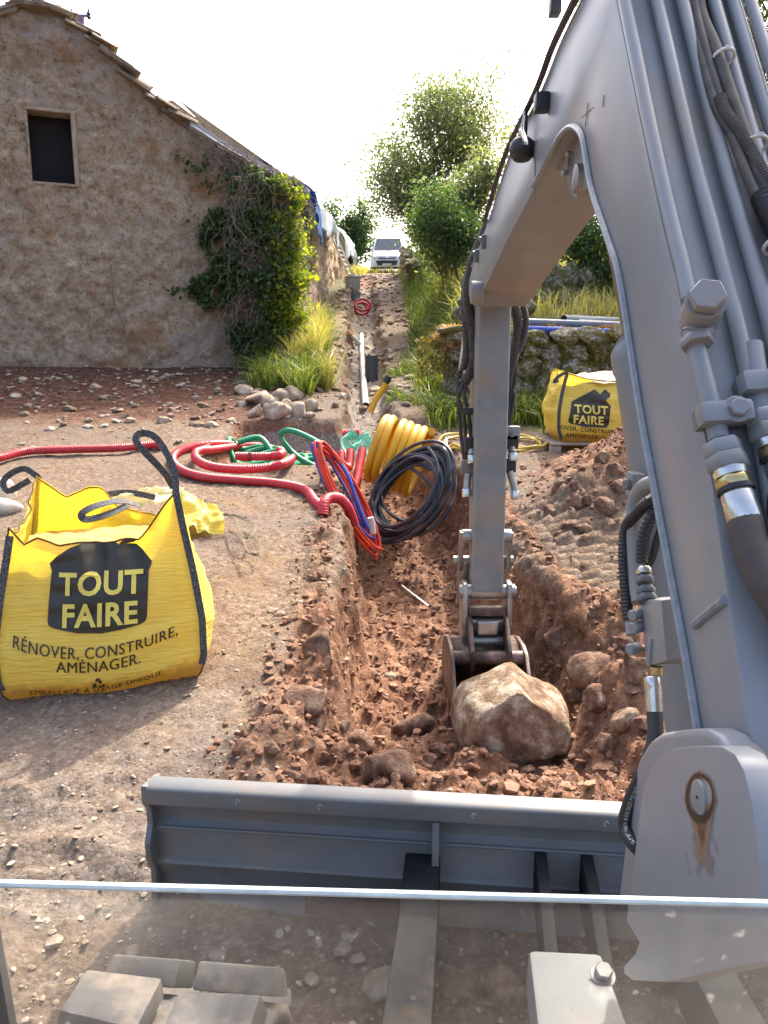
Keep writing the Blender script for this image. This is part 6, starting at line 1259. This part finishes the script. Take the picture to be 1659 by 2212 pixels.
# pipe with branch, inspection tubes, concrete block, small red coil further up
g0 = PG(790, 886); pl_ = [PG(u, v)+np.array([0, 0, .07]) for u, v in ((790, 886), (787, 850), (784, 810), (782, 770), (781, 745), (781, 730))]; pp_ = empty('drain_pipe', pl_[0], label='long pale grey drain pipe laid up the gravel trench', cat='pipe'); off_ = -Vector([float(q) for q in pl_[0]])
o = MB().tube(spline(pl_, 6), .052, 14, caps=False).build('pipe', M['palepvc']); o.parent = pp_; o.location = off_; d_ = pl_[0]-pl_[1]; d_ /= np.linalg.norm(d_); o = MB().tube([pl_[0]-d_*.02, pl_[0]-d_*.002], .048, 14).build('dark_bore', M['void']); o.parent = pp_; o.location = off_
q = [PG(757, 737)+np.array([0, 0, .12]), pl_[3]*.4+pl_[4]*.6]; o = MB().tube(q, .045, 12).build('branch', M['palepvc']); o.parent = pp_; o.location = off_; o = MB().tube([q[0]-(q[1]-q[0])*.25, q[0]], .055, 12).build('orange_cap', M['terracotta']); o.parent = pp_; o.location = off_
def openpipe(name, c, r, h, m, label, cat, wall=.012):
    V = []; n = 28
    for rr, z in ((r, 0), (r, h), (r-wall, h), (r-wall, .02)): V += [(rr*math.cos(2*math.pi*k/n), rr*math.sin(2*math.pi*k/n), z) for k in range(n)]
    F = [(i*n+k, i*n+(k+1) % n, (i+1)*n+(k+1) % n, (i+1)*n+k) for i in range(3) for k in range(n)]+[tuple(3*n+k for k in range(n))]
    o = MB().add(V, F).build(name, m); o.location = [float(q) for q in c]; return thing(o, label, cat)
c = PG(803, 822); openpipe('inspection_tube', c-np.array([0, 0, .02]), .117, .46, M['darkpvc'], 'dark grey inspection tube standing beside the drain pipe', 'tube')
c = PG(768, 653); openpipe('inspection_tube', c-np.array([0, 0, .02]), .155, .32, M['greypvc'], 'short grey tube standing in the lane above the small red coil', 'tube')
c = PG(762, 628); cb_ = MB().box((0, 0, .2), (.40, .40, .4)).build('concrete_chamber', M['concrete'], bevel=.02); MB().box((0, 0, .42), (.46, .46, .05)).build('cover', M['limewash'], parent=cb_, bevel=.01); cb_.location = [float(q) for q in c]; cb_.rotation_euler = (0, 0, .3); thing(cb_, 'square concrete chamber with pale cover in the upper lane', 'chamber')
c = PG(783, 684); q = coilpts(c+np.array([0, 0, .22]), (1, .2, .1), (.1, .5, .85), None, .22, .22, 3, .22, .25, 21, 24); thing(ribbed(MB(), spline(q[::2], 3), .035, .05, .1, 9).build('red_conduit_coil', M['red']), 'small tangled coil of red conduit dropped in the upper lane', 'conduit coil')
# pipes on the mossy wall
wz = float(grade(10.2))+1.0
def wallpipe(u0, v0, u1, v1, y0, y1, r, m, label, name, rib_=0, bore=True):
    a, b = PY(u0, v0, y0), PY(u1, v1, y1); d = b-a; b = a+d*1.0; root = empty(name, a, label=label, cat='pipe'); o_ = -Vector([float(q) for q in a])
    o = (ribbed(MB(), [a, b], r, rib_, .14, 12) if rib_ else MB().tube([a, b], r, 18)).build('pipe', m); o.parent = root; o.location = o_
    if bore: dd_ = d/np.linalg.norm(d); o = MB().tube([a-dd_*.004, a], r*.86, 16).build('dark_bore', M['void']); o.parent = root; o.location = o_
wallpipe(1126, 712, 1420, 722, 10.25, 10.3, .055, M['blue'], 'blue corrugated pipe lying along the top of the mossy wall', 'blue_pipe', .028); wallpipe(1130, 696, 1420, 706, 10.5, 10.6, .050, M['greypvc'], 'long grey plastic pipe lying behind the blue pipe', 'grey_pipe'); wallpipe(1218, 690, 1370, 697, 10.75, 11.6, .062, M['greypvc'], 'thick grey plastic pipe lying above the other grey pipe', 'grey_pipe'); wallpipe(1250, 696, 1365, 703, 10.62, 10.66, .04, M['greypvc'], 'thin grey plastic pipe between the two other grey pipes', 'grey_pipe')
for k, (u0, u1) in enumerate(((1001, 990), (1011, 1002))): a, b = PY(u0, 726+k*3, 9.9), PY(u1, 815, 9.75); thing(MB().tube([a, b], .011, 6).build('ivory_rod', M['ivory']), 'thin ivory rod leaning against the mossy wall corner', 'rod', 'rods leaning on the wall corner')
# steel bar and little things in the trench
a, b = PG(868, 1278), PG(930, 1322); a[2] += .05; b[2] += .03; thing(MB().tube([a, b], .013, 10).build('steel_bar', M['zinc']), 'short grey steel bar sticking out of the trench floor', 'bar')
# ================================================================ ROCKS ONE CAN POINT AT
def R_(u, v, ru, rv, m, label, seed, grp=None, cat='rock', depth=.85, name='rock', up=.35, sub=3, cuts=11, rot=None):
    p = PG(u, v+rv*.75); t = np.linalg.norm(p-EYE); a, b = ru*t/FPX, rv*t/FPX; return rock(name, p+np.array([0, a*depth*.4, b*up]), (a, a*depth, b*1.08), seed, m, label, cat, grp, sub, rot or (random.Random(seed).uniform(-.2, .2), random.Random(seed+1).uniform(-.2, .2), random.Random(seed+2).uniform(-.4, .4)), cuts=cuts)
# the boulder in the bucket
bz = PY(1103, 1548, 3.86); v = ICO[4][0].copy()
def cut(v, n, d): n = np.array(n, float); n /= np.linalg.norm(n); e = v@n; return v-np.clip(e-d, 0, None)[:, None]*n
for n_, d_ in (((0, -1, .12), .62), ((-.42, -.12, .88), .60), ((.50, -.1, .82), .60), ((-.95, -.2, .35), .74), ((.05, 0, 1), .88), ((1, -.1, .05), .86), ((-1, 0, -.1), .84), ((.2, -.6, -.8), .70), ((-.3, -.7, .55), .74), ((.5, -.75, .3), .74), ((0, 0, -1), .72), ((0, 1, .3), .66), ((-.6, -.6, -.4), .8), ((.85, -.2, .45), .78)): v = cut(v, n_, d_)
v = v*(1+.03*fbm(v[:, 0]+4, v[:, 1], v[:, 2], 2.0, 3, 4)+.034*fbm(v[:, 0], v[:, 1], v[:, 2], 6, 5, 9, .6))[:, None]; pk = np.exp(-(((v[:, 0]+.02)/.18)**2))*(v[:, 2] > .3); v[:, 2] += .07*pk
v = (v-v.min(0))/(v.max(0)-v.min(0))*2-1; v = v*np.array([.315, .25, .262]); o = npmesh('boulder', v, ICO[4][1], M['rock_red']); o.location = [float(q) for q in bz]; thing(o, 'huge pale and rust-stained boulder held in the excavator bucket', 'boulder')
RBR, RPL = M['rock_brown'], M['rock_pale']
for (u, v, ru, rv, m, lab, sd_) in (
    (692, 1386, 40, 42, RBR, 'angular dark brown rock on the left trench lip', 501), (668, 1512, 58, 38, RBR, 'wide reddish rock below the angular rock on the left lip', 502), (686, 1553, 24, 17, RBR, 'small round rock beside the wide reddish rock', 503),
    (893, 1560, 46, 36, RBR, 'dark shaded rock on the trench floor left of the bucket', 504), (838, 1654, 60, 42, RBR, 'blocky brown rock pushed up against the dozer blade', 505), (770, 1604, 34, 30, RBR, 'brown rock half buried in the rubble between lip and blade', 506), (1212, 1368, 42, 32, RBR, 'brown rock stuck in the right trench side', 507),
    (1292, 1440, 56, 40, RBR, 'large brown rock in the right bank beside the bucket', 508), (1380, 1446, 40, 36, RBR, 'brown rock by the boom cylinder hose block', 509), (1352, 1552, 36, 24, M['rock_red'], 'pale patched rock right of the boulder', 510), (1302, 1508, 44, 34, RBR, 'lumpy brown clod below the large bank rock', 511), (1248, 1500, 26, 18, RBR, 'small clod wedged above the boulder on its right', 512),
    (1318, 1600, 34, 26, RBR, 'brown clod in the rubble right of the boulder', 513), (735, 1560, 30, 22, RBR, 'crumbly clod on the slope left of the trench floor', 514), (846, 1460, 16, 10, RPL, 'small pale stone on the trench floor', 515), (968, 1490, 0, 0, None, '', 0)):
    if ru: R_(u, v, ru, rv, m, lab, sd_)
# stone heap at the lip of the pit
for k, (u, v, ru, rv) in enumerate([(522, 838, 24, 18), (560, 856, 36, 18), (610, 848, 34, 17), (633, 846, 26, 19), (592, 884, 38, 26), (645, 882, 28, 22), (672, 874, 21, 17), (553, 884, 22, 17), (578, 862, 24, 14), (618, 872, 20, 15), (668, 896, 14, 10), (520, 870, 14, 10)]):
    R_(u, v, ru, rv, RPL, 'pale stone in the small heap at the lip of the pit', 540+k, 'stones heaped at the pit lip', 'stone', name='heap_stone')
# stones rolled to the foot of the spoil heap
for k, (u, v, ru, rv) in enumerate([(1306, 1090, 27, 24), (1248, 1078, 22, 16), (1278, 1078, 20, 14), (1190, 1100, 17, 13), (1232, 1130, 22, 18), (1262, 1140, 22, 14), (1214, 1154, 16, 11), (1262, 1160, 22, 10), (1286, 1122, 12, 9), (1216, 1050, 22, 18), (1250, 1046, 18, 16), (1330, 1012, 20, 18), (1216, 1012, 14, 12), (1300, 985, 22, 16), (1340, 1050, 22, 18), (1180, 1062, 10, 7)]):
    R_(u, v, ru, rv, RBR, 'reddish stone rolled to the foot of the spoil heap', 570+k, 'stones at the spoil heap', 'stone', name='heap_stone')
# rubble lumps between trench end and blade
rs = random.Random(77)
for k in range(24):
    u = rs.uniform(560, 1330); v = rs.uniform(1575, 1690)
    if 960 < u < 1240 and v < 1660: v = rs.uniform(1660, 1690)
    s = rs.uniform(9, 24); R_(u, v, s*rs.uniform(.9, 1.3), s*.8, RBR, 'crumbly brown lump in the rubble before the dozer blade', 600+k, 'lumps before the blade', 'lump', name='soil_lump', sub=2)
for k in range(16):
    u = rs.uniform(1180, 1400); v = rs.uniform(1330, 1640); s = rs.uniform(8, 20)
    if u < 1250 and v > 1430: continue
    R_(u, v, s*1.2, s*.8, RBR, 'crumbly brown lump on the right bank of the trench', 640+k, 'lumps on the right bank', 'lump', name='soil_lump', sub=2)
for k in range(18):
    u = rs.uniform(570, 780); v = rs.uniform(1180, 1480); s = rs.uniform(5, 12); R_(u, v, s*1.3, s*.7, RBR if rs.random() < .6 else RPL, 'broken stone along the crumbling left lip of the trench', 680+k, 'stones along the left lip', 'stone', name='lip_stone', sub=2)
for k in range(22):
    u = rs.uniform(60, 820); v = rs.uniform(1960, 2190); s = rs.uniform(7, 18)
    R_(u, v, s*1.2, s*.7, RPL, 'pale loose stone on the ground beneath the windscreen', 720+k, 'stones under the cab', 'stone', name='loose_stone', sub=2)
R_(822, 2120, 36, 34, RPL, 'knobbly ochre stone between the track and the push arm', 760); R_(1092, 2140, 52, 46, M['rock_red'], 'large stained stone beside the frame cover', 761)
for k, (u, v, ru, rv) in enumerate([(205, 833, 13, 9), (355, 905, 16, 9), (420, 915, 14, 8), (455, 915, 16, 9), (150, 880, 14, 7), (30, 852, 14, 8), (280, 905, 12, 6), (500, 905, 12, 8), (365, 872, 9, 6), (110, 925, 14, 7)]): R_(u, v, ru, rv, RPL, 'pale stone on the dark earth below the house wall', 780+k, 'stones below the house', 'stone', name='loose_stone', sub=2)
R_(0, 1060, 26, 34, M['limewash'], 'upright pale stone slab behind the slumped sand bag', 800); R_(8, 1095, 36, 22, M['limewash'], 'flat pale stone block beside the upright slab', 801)
p = PX(661, 590, -1.62); p = PG(664, 596); rock('stone_slab', p+np.array([-.1, .2, .3]), (.16, .14, .5), 811, M['limewash'], 'upright white stone slab leaning at the barn wall', 'stone'); p = PG(674, 610); rock('stone_slab', p+np.array([0, 0, .1]), (.42, .3, .16), 812, M['limewash'], 'flat white stone block lying in front of the barn', 'stone')
